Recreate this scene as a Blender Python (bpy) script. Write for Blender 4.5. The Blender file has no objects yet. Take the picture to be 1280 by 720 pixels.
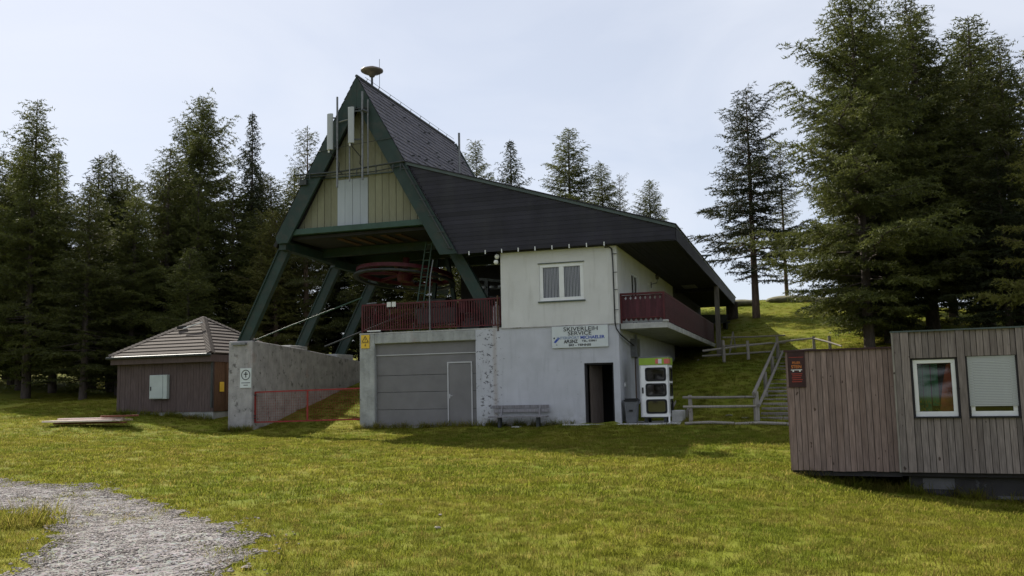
import bpy, math, random
import numpy as np
from mathutils import Vector, Matrix
random.seed(7); rng = np.random.default_rng(7)
S = bpy.context.scene; COL = S.collection
rad = math.radians

# ---------------------------------------------------------------- camera, sky, sun, exposure
def setup_camera():
    pitch, roll = rad(6.45), 0.021
    fwd = Vector((0, math.cos(pitch), math.sin(pitch))); up0 = Vector((0, -math.sin(pitch), math.cos(pitch))); r0 = Vector((1, 0, 0))
    c, s = math.cos(roll), math.sin(roll)
    right = c*r0 - s*up0; up = s*r0 + c*up0
    cd = bpy.data.cameras.new('camera'); cam = bpy.data.objects.new('camera', cd); COL.objects.link(cam)
    cd.sensor_width = 36; cd.lens = 36*1150/1280; cd.clip_start = .1; cd.clip_end = 4000
    m = Matrix((right, up, -fwd)).transposed().to_4x4(); m.translation = Vector((0, 0, 1.6))
    cam.matrix_world = m; S.camera = cam
setup_camera()
SUN_EL, SUN_AZ = rad(40.8), math.atan2(-.456, .602)      # clockwise from +Y
w = bpy.data.worlds.new('World'); S.world = w; w.use_nodes = True
nt = w.node_tree; nt.nodes.clear()
sky = nt.nodes.new('ShaderNodeTexSky'); sky.sky_type = 'NISHITA'; sky.sun_disc = False
sky.sun_elevation = SUN_EL; sky.sun_rotation = SUN_AZ % (2*math.pi)
sky.altitude = 1500; sky.air_density = 1.0; sky.dust_density = 2.6; sky.ozone_density = 1.2
bg = nt.nodes.new('ShaderNodeBackground'); bg.inputs['Strength'].default_value = .074
out = nt.nodes.new('ShaderNodeOutputWorld')
# a thin high veil of cloud lying over the whole sky
tc = nt.nodes.new('ShaderNodeTexCoord'); mp = nt.nodes.new('ShaderNodeMapping'); mp.inputs['Scale'].default_value = (1.2, 1.2, 3.5)
nz = nt.nodes.new('ShaderNodeTexNoise'); nz.inputs['Scale'].default_value = 2.3; nz.inputs['Detail'].default_value = 6; nz.inputs['Distortion'].default_value = .6
rp = nt.nodes.new('ShaderNodeMapRange'); rp.inputs['From Min'].default_value = .38; rp.inputs['From Max'].default_value = .64
rp.inputs['To Min'].default_value = .60; rp.inputs['To Max'].default_value = .80
hs = nt.nodes.new('ShaderNodeRGB'); hs.outputs[0].default_value = (8.0, 8.4, 9.3, 1)      # thin even cirrus
mx = nt.nodes.new('ShaderNodeMix'); mx.data_type = 'RGBA'
L = nt.links
L.new(tc.outputs['Generated'], mp.inputs['Vector']); L.new(mp.outputs['Vector'], nz.inputs['Vector']); L.new(nz.outputs['Fac'], rp.inputs['Value'])
L.new(rp.outputs['Result'], mx.inputs['Factor'])
L.new(sky.outputs['Color'], mx.inputs['A']); L.new(hs.outputs['Color'], mx.inputs['B'])
L.new(mx.outputs['Result'], bg.inputs['Color']); L.new(bg.outputs['Background'], out.inputs['Surface'])
sd = bpy.data.lights.new('sun', 'SUN'); sd.energy = 5.0; sd.angle = rad(.55); sd.color = (1, .93, .82)
so = bpy.data.objects.new('sun', sd); COL.objects.link(so)
so.rotation_euler = Vector((.456, -.602, -math.tan(SUN_EL)*math.hypot(.456, .602))).to_track_quat('-Z', 'Y').to_euler()
so.location = (-20, 30, 40)
S.view_settings.view_transform = 'Standard'; S.view_settings.look = 'None'; S.view_settings.gamma = 1
S.view_settings.exposure = 0.57

# ---------------------------------------------------------------- helpers
A = rad(17.6)
def frame(O, a):
    U = Vector((math.cos(a), -math.sin(a), 0)); V = Vector((math.sin(a), math.cos(a), 0)); O = Vector(O)
    return lambda u, v, z=0: O + u*U + v*V + Vector((0, 0, z))
BO = (3.63, 31.6, .44)
B = frame(BO, A)
CO = (5.61, 19., -.10); CA = rad(23.5)
Cf = frame(CO, CA)
HA = rad(20); HO = (-12.35, 38, .72)
Hf = frame(HO, HA)

class MB:
    def __init__(s): s.v = []; s.f = []
    def poly(s, pts, faces):
        n = len(s.v); s.v += [tuple(p) for p in pts]; s.f += [tuple(i+n for i in f) for f in faces]; return s
    def box(s, x0, x1, y0, y1, z0, z1):
        return s.poly([(x0,y0,z0),(x1,y0,z0),(x1,y1,z0),(x0,y1,z0),(x0,y0,z1),(x1,y0,z1),(x1,y1,z1),(x0,y1,z1)],
            [(0,3,2,1),(4,5,6,7),(0,1,5,4),(1,2,6,5),(2,3,7,6),(3,0,4,7)])
    def prism(s, pts, y0, y1):           # polygon in (x,z), counter-clockwise seen from -y
        n = len(pts)
        return s.poly([(p[0], y0, p[1]) for p in pts]+[(p[0], y1, p[1]) for p in pts],
            [tuple(range(n)), tuple(range(2*n-1, n-1, -1))]+[((i+1) % n, i, n+i, n+(i+1) % n) for i in range(n)])
    def beam(s, p, q, w, h=None, upv=(0,0,1)):
        h = h or w; p = Vector(p); q = Vector(q); d = (q-p).normalized(); u = Vector(upv)
        if abs(d.dot(u)) > .98: u = Vector((0, 1, 0))
        sd_ = d.cross(u).normalized()*(w/2); up = sd_.cross(d).normalized()*(h/2)
        pts = [p-sd_-up, p+sd_-up, p+sd_+up, p-sd_+up, q-sd_-up, q+sd_-up, q+sd_+up, q-sd_+up]
        return s.poly(pts, [(0,1,2,3),(7,6,5,4),(0,4,5,1),(1,5,6,2),(2,6,7,3),(3,7,4,0)])
    def tube(s, pts, r, n=8, r2=None):
        pts = [Vector(p) for p in pts]; k = len(pts); rs = [r+(0 if r2 is None else (r2-r)*i/(k-1)) for i in range(k)]
        vs = []
        for i, p in enumerate(pts):
            d = (pts[min(i+1, k-1)]-pts[max(i-1, 0)]).normalized()
            a = Vector((0, 0, 1)) if abs(d.z) < .9 else Vector((1, 0, 0))
            x = d.cross(a).normalized(); y = d.cross(x)
            vs += [p+rs[i]*(math.cos(2*math.pi*j/n)*x+math.sin(2*math.pi*j/n)*y) for j in range(n)]
        fs = [(i*n+j, i*n+(j+1) % n, (i+1)*n+(j+1) % n, (i+1)*n+j) for i in range(k-1) for j in range(n)]
        fs += [tuple(range(n))[::-1], tuple((k-1)*n+j for j in range(n))]
        return s.poly(vs, fs)
    def lathe(s, prof, c=(0,0,0), n=20):
        k = len(prof); vs = [(c[0]+r*math.cos(2*math.pi*j/n), c[1]+r*math.sin(2*math.pi*j/n), c[2]+z) for r, z in prof for j in range(n)]
        return s.poly(vs, [(i*n+j, i*n+(j+1) % n, (i+1)*n+(j+1) % n, (i+1)*n+j) for i in range(k-1) for j in range(n)]+[tuple(range(n))[::-1], tuple((k-1)*n+j for j in range(n))])
    def mesh(s, name, mat):
        me = bpy.data.meshes.new(name); me.from_pydata(s.v, [], s.f); me.materials.append(mat); me.update(); return me
    def build(s, name, mat, parent=None, bevel=0, loc=None, rz=None, smooth=False):
        o = bpy.data.objects.new(name, s.mesh(name, mat)); COL.objects.link(o)
        if parent: o.parent = parent
        if loc is not None: o.location = loc
        if rz is not None: o.rotation_euler = (0, 0, rz)
        if bevel:
            b = o.modifiers.new('bevel', 'BEVEL'); b.width = bevel; b.segments = 2; b.limit_method = 'ANGLE'
        if smooth:
            for p in o.data.polygons: p.use_smooth = True
        return o
def tag(o, label=None, cat=None, group=None, kind=None):
    for k, v_ in (('label', label), ('category', cat), ('group', group), ('kind', kind)):
        if v_: o[k] = v_
    return o
def empty(name, loc, rz=0, **k):
    o = bpy.data.objects.new(name, None); COL.objects.link(o); o.location = loc; o.rotation_euler = (0, 0, rz); o.empty_display_size = .2
    return tag(o, **k)
def inst(src, name=None, parent=None, loc=None, rot=None, scale=None):
    c = src.copy(); COL.objects.link(c)
    if name: c.name = name
    if parent: c.parent = parent
    if loc is not None: c.location = loc
    if rot is not None: c.rotation_euler = rot
    if scale is not None: c.scale = scale
    return c
def newobj(name, me, parent=None, loc=(0,0,0)):
    o = bpy.data.objects.new(name, me); COL.objects.link(o); o.parent = parent; o.location = loc; return o

# ---------------------------------------------------------------- materials
class NT:
    def __init__(s, name):
        s.m = bpy.data.materials.new(name); s.m.use_nodes = True; s.n = s.m.node_tree; s.n.nodes.clear()
        s.out = s.N('ShaderNodeOutputMaterial'); s.p = s.N('ShaderNodeBsdfPrincipled'); s.link(s.p, 0, s.out, 0)
        s.tc = s.N('ShaderNodeTexCoord')
    def N(s, t, **k):
        n = s.n.nodes.new(t)
        for a, b in k.items(): setattr(n, a, b)
        return n
    def link(s, a, ao, b, bi): s.n.links.new(a.outputs[ao], b.inputs[bi])
    def noise(s, scale, detail=4, vec=(1,1,1), rough=.55, coord='Object', off=(0,0,0)):
        m = s.N('ShaderNodeMapping'); m.inputs['Scale'].default_value = vec; m.inputs['Location'].default_value = off
        s.link(s.tc, coord, m, 0)
        n = s.N('ShaderNodeTexNoise'); n.inputs['Scale'].default_value = scale; n.inputs['Detail'].default_value = detail; n.inputs['Roughness'].default_value = rough
        s.link(m, 0, n, 0); return n
    def ramp(s, src, so_, lo, hi, a=0., b=1.):
        r = s.N('ShaderNodeMapRange'); r.inputs[1].default_value = lo; r.inputs[2].default_value = hi; r.inputs[3].default_value = a; r.inputs[4].default_value = b
        s.link(src, so_, r, 0); return r
    def mix(s, fac, a, b, mode='MIX'):
        m = s.N('ShaderNodeMix', data_type='RGBA', blend_type=mode)
        for idx, x in ((0, fac), (6, a), (7, b)):
            if isinstance(x, (int, float)): m.inputs[idx].default_value = x
            elif isinstance(x, tuple) and isinstance(x[0], (int, float)): m.inputs[idx].default_value = (*x, 1)
            else: s.n.links.new(x[0].outputs[x[1]], m.inputs[idx])
        return (m, 2)
    def math(s, op, a, b=None):
        m = s.N('ShaderNodeMath', operation=op)
        for i, x in enumerate((a, b)):
            if x is None: continue
            if isinstance(x, (int, float)): m.inputs[i].default_value = x
            else: s.n.links.new(x[0].outputs[x[1]], m.inputs[i])
        return (m, 0)
    def color(s, c):
        if isinstance(c[0], (int, float)): s.p.inputs['Base Color'].default_value = (*c, 1)
        else: s.n.links.new(c[0].outputs[c[1]], s.p.inputs['Base Color'])
    def bump(s, src, strength=.3, dist=.02):
        b = s.N('ShaderNodeBump'); b.inputs['Strength'].default_value = strength; b.inputs['Distance'].default_value = dist
        s.n.links.new(src[0].outputs[src[1]], b.inputs['Height']); s.link(b, 0, s.p, 'Normal')
def sc(c, k): return tuple(min(1, x*k) for x in c)
def mat(name, c, rough=.8, var=.3, scale=3, vec=(1,1,1), bump=.25, bs=40, metal=0., rnd=0., spec=.3, dirt=None, dlo=.55, dhi=.75, dscale=2, dvec=(1,1,1)):
    t = NT(name); n = t.noise(scale, 6, vec)
    col = t.mix((t.ramp(n, 0, .3, .7), 0), sc(c, 1-var), sc(c, 1+var))
    if dirt:
        dn = t.noise(dscale, 7, dvec, .65, off=(3.1, 7.7, 1.3)); col = t.mix((t.ramp(dn, 0, dlo, dhi), 0), col, dirt)
    if rnd:
        oi = t.N('ShaderNodeObjectInfo'); r = t.ramp(oi, 'Random', 0, 1, 1-rnd, 1+rnd)
        mm = t.N('ShaderNodeVectorMath', operation='SCALE'); t.n.links.new(col[0].outputs[col[1]], mm.inputs[0]); t.link(r, 0, mm, 'Scale'); col = (mm, 0)
    t.color(col); t.p.inputs['Roughness'].default_value = rough; t.p.inputs['Metallic'].default_value = metal; t.p.inputs['Specular IOR Level'].default_value = spec
    if bump: t.bump((t.noise(bs, 5, vec), 0), bump)
    return t.m
def wood(name, c, rnd=.22, rough=.85, knots=True, var=.35, k=1):
    t = NT(name)
    oi = t.N('ShaderNodeObjectInfo')
    cmb = t.N('ShaderNodeCombineXYZ'); s10 = t.math('MULTIPLY', (oi, 'Random'), 37.)
    for i in range(3): t.n.links.new(s10[0].outputs[0], cmb.inputs[i])
    add = t.N('ShaderNodeVectorMath', operation='ADD'); t.link(t.tc, 'Object', add, 0); t.link(cmb, 0, add, 1)
    def nz(scale, vec, detail=5):
        m = t.N('ShaderNodeMapping'); m.inputs['Scale'].default_value = vec; t.link(add, 0, m, 0)
        n = t.N('ShaderNodeTexNoise'); n.inputs['Scale'].default_value = scale; n.inputs['Detail'].default_value = detail; t.link(m, 0, n, 0); return n
    g = nz(14*k, (3, 3, .22)); f = nz(60*k, (3, 3, .12)); st = nz(1.6*k, (1.5, 1.5, .5))
    col = t.mix((t.ramp(g, 0, .3, .7), 0), sc(c, 1-var), sc(c, 1+var))
    col = t.mix((t.ramp(f, 0, .35, .65, .0, .35), 0), col, sc(c, .55))
    col = t.mix((t.ramp(st, 0, .35, .75, 0, .45), 0), col, (c[0]*.62, c[1]*.55, c[2]*.5))
    if knots:
        kn = nz(7.5, (1.6, 1.6, .95), 1); col = t.mix((t.ramp(kn, 0, .735, .775), 0), col, (c[0]*.28, c[1]*.24, c[2]*.22))
    r = t.ramp(oi, 'Random', 0, 1, 1-rnd, 1+rnd)
    mm = t.N('ShaderNodeVectorMath', operation='SCALE'); t.n.links.new(col[0].outputs[col[1]], mm.inputs[0]); t.link(r, 0, mm, 'Scale')
    t.color((mm, 0)); t.p.inputs['Roughness'].default_value = rough; t.p.inputs['Specular IOR Level'].default_value = .25
    t.bump((g, 0), .35, .01)
    return t.m
def flat(name, c, rough=.5, metal=0., spec=.4):
    return mat(name, c, rough, var=.08, bump=0, metal=metal, spec=spec)

M = {}
def upper_plaster():
    t = NT('cream_plaster'); a = t.noise(1.2, 6); col = t.mix((t.ramp(a, 0, .3, .7), 0), (.54, .54, .52), (.62, .62, .60))
    st = t.noise(2.2, 6, (2.5, 2.5, .35)); col = t.mix((t.ramp(st, 0, .54, .8, 0, .42), 0), col, (.34, .33, .29))
    t.color(col); t.p.inputs['Roughness'].default_value = .9; t.bump((t.noise(55, 6), 0), .5, .02); return t.m
def lower_paint():
    t = NT('peeling_pale_paint'); a = t.noise(1.5, 6); col = t.mix((t.ramp(a, 0, .3, .7), 0), (.42, .43, .46), (.50, .51, .55))
    sep = t.N('ShaderNodeSeparateXYZ'); t.link(t.tc, 'Object', sep, 0)
    # paint flakes gather on the strip between garage and bench
    near = t.N('ShaderNodeMapRange', interpolation_type='SMOOTHSTEP'); near.inputs[1].default_value = 0; near.inputs[2].default_value = 1.0; near.inputs[3].default_value = 1; near.inputs[4].default_value = 0
    d = t.math('ABSOLUTE', t.math('SUBTRACT', (sep, 0), -4.75)); t.n.links.new(d[0].outputs[0], near.inputs[0])
    fl = t.noise(5.5, 8, (1, 1, 1.5), .72); thr = t.math('SUBTRACT', (fl, 0), t.math('SUBTRACT', .66, t.math('MULTIPLY', (near, 0), .115)))
    fm = t.ramp(thr[0], 0, 0, .012)
    col = t.mix((fm, 0), col, (.11, .11, .12))
    zz = t.ramp(sep, 2, .1, .75, .75, 0); sn = t.noise(3, 7, (1, 1, 1), .7); base = t.math('MULTIPLY', (zz, 0), (t.ramp(sn, 0, .35, .65), 0))
    col = t.mix(base, col, (.22, .22, .20))
    ru = t.N('ShaderNodeMapRange', interpolation_type='SMOOTHSTEP'); ru.inputs[1].default_value = .0; ru.inputs[2].default_value = .13; ru.inputs[3].default_value = .6; ru.inputs[4].default_value = 0
    wob = t.math('ADD', (sep, 0), t.math('MULTIPLY', (t.noise(1.5, 3), 0), .12)); dd = t.math('ABSOLUTE', t.math('SUBTRACT', wob, -4.5+.06)); t.n.links.new(dd[0].outputs[0], ru.inputs[0])
    col = t.mix((ru, 0), col, (.33, .29, .26))
    st = t.noise(2.5, 6, (2.5, 2.5, .3)); col = t.mix((t.ramp(st, 0, .55, .8, 0, .4), 0), col, (.25, .26, .28))
    t.color(col); t.p.inputs['Roughness'].default_value = .85; t.bump((t.noise(30, 6), 0), .4, .015); return t.m
def concrete(name, c, dark=(.07, .065, .06), streak=.5, blot=(.57, .64)):
    t = NT(name); a = t.noise(2.2, 8, rough=.6); col = t.mix((t.ramp(a, 0, .28, .72), 0), sc(c, .68), sc(c, 1.22))
    st = t.noise(2.6, 6, (2.2, 2.2, .4)); col = t.mix((t.ramp(st, 0, .5, .78, 0, streak), 0), col, sc(c, .42))
    fl = t.noise(3.6, 9, (1, 1, .8), .7, off=(5, 2, 1)); col = t.mix((t.ramp(fl, 0, blot[0], blot[1], 0, .8), 0), col, dark)
    ru = t.noise(1.7, 6, (1, 1, .6), off=(9, 9, 4)); col = t.mix((t.ramp(ru, 0, .62, .8, 0, .45), 0), col, (.30, .17, .13))
    t.color(col); t.p.inputs['Roughness'].default_value = .92; t.bump((t.noise(14, 8), 0), .5, .03); return t.m
M['upper'] = upper_plaster(); M['lower'] = lower_paint()
M['conc'] = concrete('stained_concrete', (.34, .325, .32)); M['conc2'] = concrete('grey_concrete', (.33, .34, .33), blot=(.62, .7))
M['slab'] = concrete('pale_concrete', (.40, .40, .38), blot=(.64, .74), streak=.3)
M['green'] = mat('dark_green_paint', (.017, .036, .030), .55, .2, 2, bump=.1, dirt=(.045, .045, .036), dlo=.5, dhi=.75, dscale=3.5)
M['green_l'] = mat('green_steel', (.028, .062, .045), .45, .2, 3, bump=.1)
M['roofdark'] = mat('dark_cladding', (.017, .016, .024), .6, .3, 1.2, (1,1,1), bump=.3, bs=20, rnd=.28, dirt=(.028, .028, .032), dlo=.5, dhi=.8, dscale=1.1, dvec=(1.5,1.5,.4))
M['soffit'] = mat('dark_soffit', (.022, .021, .024), .8, .25, 2, rnd=.15)
M['trim'] = mat('grey_green_trim', (.07, .09, .085), .45, .15, 3, metal=.3)
M['tile'] = mat('slate_shingle', (.085, .08, .095), .7, .35, 4, bump=.4, bs=25, dirt=(.16, .14, .13), dlo=.5, dhi=.75, dscale=5)
M['panel'] = wood('olive_gable_board', (.225, .225, .155), rnd=.09, knots=False, var=.1)
M['metalsheet'] = mat('pale_metal_sheet', (.31, .34, .36), .5, .1, 2, (1,1,.2), bump=.1, metal=.2, rnd=.05)
M['garage'] = mat('grey_garage_panel', (.165, .16, .162), .55, .1, 2, bump=.15, bs=60, rnd=.04)
M['garage_l'] = mat('pale_grey_trim', (.42, .42, .43), .5, .1, 2, bump=0)
M['white'] = mat('white_frame_paint', (.70, .71, .70), .45, .06, 3, bump=.05)
M['boothw'] = mat('white_booth_panel', (.78, .79, .79), .35, .06, 2, bump=.03, dirt=(.5, .5, .46), dlo=.6, dhi=.85)
M['lime'] = flat('lime_green_band', (.24, .36, .03)); M['pink'] = flat('red_logo', (.55, .12, .10)); M['palegrey'] = flat('pale_print', (.6, .6, .58))
M['black'] = mat('black_rubber', (.012, .012, .013), .5, .2, 5, bump=0)
M['red'] = mat('dark_red_paint', (.075, .012, .015), .6, .3, 5, bump=.15, dirt=(.05, .02, .02), dlo=.5, dhi=.8)
M['redb'] = mat('wine_red_board', (.060, .014, .020), .65, .35, 4, (3,3,.4), bump=.2, rnd=.15)
M['redm'] = mat('red_machine_paint', (.085, .011, .02), .5, .25, 4, bump=.1)
M['redgate'] = mat('red_gate_paint', (.24, .025, .022), .5, .25, 6, bump=.1)
M['steel'] = mat('galvanised_steel', (.17, .175, .18), .45, .2, 8, bump=.05, metal=.5)
M['dsteel'] = mat('dark_steel', (.05, .055, .055), .5, .3, 6, bump=.1, metal=.4)
M['antenna'] = mat('grey_antenna_shell', (.36, .38, .40), .4, .06, 3, bump=0)
M['siren'] = mat('weathered_siren_metal', (.20, .17, .165), .45, .2, 6, bump=.05, metal=.4)
M['board'] = wood('weathered_larch_board', (.215, .185, .17), rnd=.22)
M['boardr'] = wood('reddish_larch_board', (.235, .175, .155), rnd=.2)
M['hutboard'] = wood('dark_hut_board', (.10, .075, .07), rnd=.1, knots=False)
M['brownboard'] = wood('brown_hut_board', (.11, .062, .036), rnd=.15, knots=False)
M['fence'] = wood('grey_fence_wood', (.27, .25, .22), rnd=.2)
M['step'] = wood('weathered_step_log', (.22, .20, .18), rnd=.25)
M['benchw'] = wood('grey_bench_wood', (.24, .235, .25), rnd=.15)
M['plank'] = wood('pale_fresh_plank', (.75, .62, .56), rnd=.12, knots=False, var=.12)
M['plankr'] = wood('red_stained_plank', (.24, .08, .055), rnd=.2, knots=False)
M['hutroof'] = mat('grey_granule_roof', (.080, .066, .057), .9, .35, 30, bump=.6, bs=60, rnd=.1)
M['huttin'] = mat('grey_cabinet_metal', (.40, .45, .43), .5, .08, 3, bump=.03)
M['yellow'] = flat('yellow_sign', (.62, .40, .02)); M['yelloww'] = flat('yellow_plate', (.65, .42, .03))
M['signw'] = mat('white_sign_board', (.56, .60, .60), .5, .06, 2, bump=0)
M['ink'] = flat('black_lettering', (.015, .015, .02)); M['blue'] = flat('blue_lettering', (.03, .07, .35)); M['greyink'] = flat('grey_blue_lettering', (.22, .27, .38))
M['orange'] = flat('orange_lettering', (.50, .16, .03)); M['redink'] = flat('red_lettering', (.30, .035, .02)); M['poster'] = mat('dark_red_poster', (.035, .013, .013), .45, .35, 5, bump=0)
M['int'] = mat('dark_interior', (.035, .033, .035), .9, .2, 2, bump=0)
M['intdoor'] = wood('grey_brown_door', (.15, .125, .11), knots=False)
M['curtain'] = mat('white_curtain', (.50, .46, .48), .9, .15, 20, (4,4,.2), bump=0)
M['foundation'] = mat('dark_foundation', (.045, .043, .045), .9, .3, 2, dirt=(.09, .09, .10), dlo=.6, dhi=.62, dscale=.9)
M['patch'] = mat('grey_repair_patch', (.13, .13, .14), .9, .2, 3)
M['globe'] = flat('white_globe', (.75, .75, .72)); M['bin'] = mat('grey_bin_plastic', (.12, .125, .135), .5, .1, 3, bump=.05)
M['greenrefl'] = mat('green_reflection_tone', (.03, .13, .06), .8, .3, 4, (5,5,.3)); M['redrefl'] = mat('red_reflection', (.30, .07, .03), .8, .4, 5)  # colours imitating green and red reflections in the left cabin pane
M['rock'] = mat('grey_rock', (.15, .145, .09), .95, .4, 3, bump=.7, bs=9)
M['blind'] = mat('grey_roller_blind', (.40, .42, .42), .6, .05, 3, bump=0)
def glass(name, tint=(.9, .95, .95)):
    t = NT(name); t.p.inputs['Base Color'].default_value = (*tint, 1); t.p.inputs['Roughness'].default_value = .02
    gl = t.N('ShaderNodeBsdfGlossy'); gl.inputs['Roughness'].default_value = .03; tr = t.N('ShaderNodeBsdfTransparent'); tr.inputs[0].default_value = (*tint, 1)
    fr = t.N('ShaderNodeFresnel'); fr.inputs[0].default_value = 1.52; f2 = t.math('MULTIPLY', (fr, 0), 1.8); mxs = t.N('ShaderNodeMixShader')
    t.n.links.new(f2[0].outputs[0], mxs.inputs[0]); t.link(tr, 0, mxs, 1); t.link(gl, 0, mxs, 2); t.link(mxs, 0, t.out, 0); t.n.nodes.remove(t.p)
    return t.m
M['glass'] = glass('window_glass'); M['glassd'] = glass('smoked_glass', (.45, .42, .40))
def foliage(name, c1, c2, trans=.35):
    t = NT(name); n = t.noise(.9, 3); oi = t.N('ShaderNodeObjectInfo')
    col = t.mix((t.ramp(n, 0, .35, .65), 0), c1, c2)
    r = t.ramp(oi, 'Random', 0, 1, .75, 1.25); mm = t.N('ShaderNodeVectorMath', operation='SCALE'); t.n.links.new(col[0].outputs[col[1]], mm.inputs[0]); t.link(r, 0, mm, 'Scale')
    t.color((mm, 0)); t.p.inputs['Roughness'].default_value = .6; t.p.inputs['Specular IOR Level'].default_value = .25
    tl = t.N('ShaderNodeBsdfTranslucent'); t.link(mm, 0, tl, 0); mxs = t.N('ShaderNodeMixShader'); mxs.inputs[0].default_value = trans
    t.link(t.p, 0, mxs, 1); t.link(tl, 0, mxs, 2); t.link(mxs, 0, t.out, 0); return t.m
M['larch'] = foliage('larch_needles', (.060, .072, .018), (.098, .108, .026)); M['spruce'] = foliage('spruce_needles', (.030, .040, .016), (.052, .064, .022), .25)
M['larchy'] = foliage('yellowing_larch_needles', (.14, .14, .035), (.17, .175, .04))
M['bark'] = mat('dark_bark', (.075, .06, .052), .95, .4, 6, (2,2,.5), bump=.7, bs=14)
M['barkl'] = mat('brown_bark', (.12, .085, .062), .95, .4, 6, (2,2,.5), bump=.7, bs=14)
def grassm(name, a, b, c, tr=.66):
    t = NT(name); geo = t.N('ShaderNodeNewGeometry'); n1 = t.N('ShaderNodeTexNoise'); n1.inputs['Scale'].default_value = .28; n1.inputs['Detail'].default_value = 6; t.link(geo, 'Position', n1, 0)
    n2 = t.N('ShaderNodeTexNoise'); n2.inputs['Scale'].default_value = 2.3; n2.inputs['Detail'].default_value = 6; t.link(geo, 'Position', n2, 0)
    oi = t.N('ShaderNodeObjectInfo')
    col = t.mix((t.ramp(n1, 0, .38, .62), 0), a, b); col = t.mix((t.ramp(n2, 0, .48, .72, 0, .8), 0), col, c)
    r = t.ramp(oi, 'Random', 0, 1, .7, 1.3); mm = t.N('ShaderNodeVectorMath', operation='SCALE'); t.n.links.new(col[0].outputs[col[1]], mm.inputs[0]); t.link(r, 0, mm, 'Scale')
    t.color((mm, 0)); t.p.inputs['Roughness'].default_value = .9; t.p.inputs['Specular IOR Level'].default_value = .04
    if tr:
        tl = t.N('ShaderNodeBsdfTranslucent'); t.link(mm, 0, tl, 0); mxs = t.N('ShaderNodeMixShader'); mxs.inputs[0].default_value = tr
        t.link(t.p, 0, mxs, 1); t.link(tl, 0, mxs, 2); t.link(mxs, 0, t.out, 0)
    else: t.bump((n2, 0), .5, .05)
    return t.m
GA, GB, GC = (.128, .155, .018), (.178, .180, .024), (.198, .178, .042)
M['ground'] = grassm('meadow_soil', sc(GA, .85), sc(GB, .85), sc(GC, .85), 0); M['grass'] = grassm('meadow_grass', GA, GB, GC)
M['dry'] = grassm('dry_grass', (.24, .21, .05), (.26, .21, .06), (.20, .15, .04))
def gravelm():
    t = NT('gravel_bed'); v_ = t.N('ShaderNodeTexVoronoi'); v_.inputs['Scale'].default_value = 22; t.link(t.tc, 'Object', v_, 0)
    n = t.noise(3, 6); col = t.mix((t.ramp(n, 0, .3, .7), 0), (.15, .13, .115), (.235, .205, .18)); col = t.mix((v_, 'Color'), col, (.42, .39, .37)) if False else t.mix(.45, col, (v_, 'Color'), 'SOFT_LIGHT')
    hs_ = t.N('ShaderNodeHueSaturation'); hs_.inputs['Saturation'].default_value = .35; t.n.links.new(col[0].outputs[col[1]], hs_.inputs['Color']); col = (hs_, 0)
    g = t.noise(.8, 6, off=(4, 4, 0)); col = t.mix((t.ramp(g, 0, .6, .68, 0, .8), 0), col, (.13, .12, .03))
    t.color(col); t.p.inputs['Roughness'].default_value = .95; t.bump((v_, 'Distance'), .8, .03); return t.m
M['gravel'] = gravelm(); M['pebble'] = mat('pale_pebble', (.25, .22, .20), .9, .25, 8, bump=.3, rnd=.4)

# ---------------------------------------------------------------- terrain
def uv(x, y):
    dx, dy = x-BO[0], y-BO[1]; ca, sa = math.cos(A), math.sin(A); return dx*ca-dy*sa, dx*sa+dy*ca
CP = [(0,0,0),(0,8,0),(-6,9,.0),(6,9,-.12),(-10,0,0),(10,0,-.2),(-11,17,.0),(0,15,0),(-4,20,-.02),(3,19,-.06),(4,21,-.04),(-3.7,28,.12),(-11,27,.2),(-17,28,.35),
 (5.6,18.9,-.13),(6.6,18.6,-.42),(7.7,18.3,-.52),(8,17,-.62),(9.7,17.6,-.70),(12,17,-.85),(6,14,-.3),(10,12,-.7),(16,14,-1.2),(5,24,.12),(8,24,.1),(12,23,-.1),
 (3.6,31,.42),(-1,33,.40),(-5.8,34.4,.34),(-8,35,.32),(-9.8,35.6,.30),(-11.2,36.0,.27),(-14,37,.70),(-12.5,37.4,.6),(-17.5,35.5,.72),(-21,38,.9),(-25,35,.8),(-30,46,1.4),(-24,46,1.5),(-16,46,1.6),(-18,42,1.1),
 (-9.2,39.0,.95),(-8.2,41.5,1.5),(-7.4,44,2.12),(-6,48,2.9),(-9,55,3.2),(-20,60,2.4),(-35,62,3.6),(-16,75,6.0),(-45,80,6.5),(-30,72,5.5),(-40,30,.6),(-60,60,2),
 (6,30.2,.40),(8.3,29.6,.36),(10,29.2,.33),(13,29,.45),(7,33,1.05),(8.6,36,1.85),(9.1,40,2.72),(11.3,39.6,2.7),(12.3,40.5,2.85),(12.0,36,1.9),(9.8,33,1.1),(12.8,38,2.35),(11,33,1.1),(14.5,38,2.9),(17,38,3.1),(20,36,2.6),(17,33,1.7),
 (8.6,45,3.0),(12,45,3.35),(9,49,4.0),(13.9,50,4.65),(14.6,55,5.72),(11,55,5.2),(10,60,6.3),(16,62,7.4),(19,62,7.3),(24,62,7.0),(20,48,4.7),(26,44,4.0),(32,55,5.5),(40,45,3.5),(5,60,6.0),(-2,60,5.0),(0,52,4.1),
 (8,68,6.4),(18,74,7.0),(0,90,4),(40,90,4),(60,60,4),(40,25,-.5),(50,0,-1.5),(-50,0,.4),(0,-40,-.2),(60,-40,-2),(-60,-40,0),(100,100,2),(-100,100,8),(0,140,2)]
cp = np.array(CP, float)
def tps(r): return np.where(r > 1e-9, r*r*np.log(np.maximum(r, 1e-9)), 0)
_n = len(cp); K = tps(np.hypot(cp[:,None,0]-cp[None,:,0], cp[:,None,1]-cp[None,:,1]))+np.eye(_n)*.08
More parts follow.
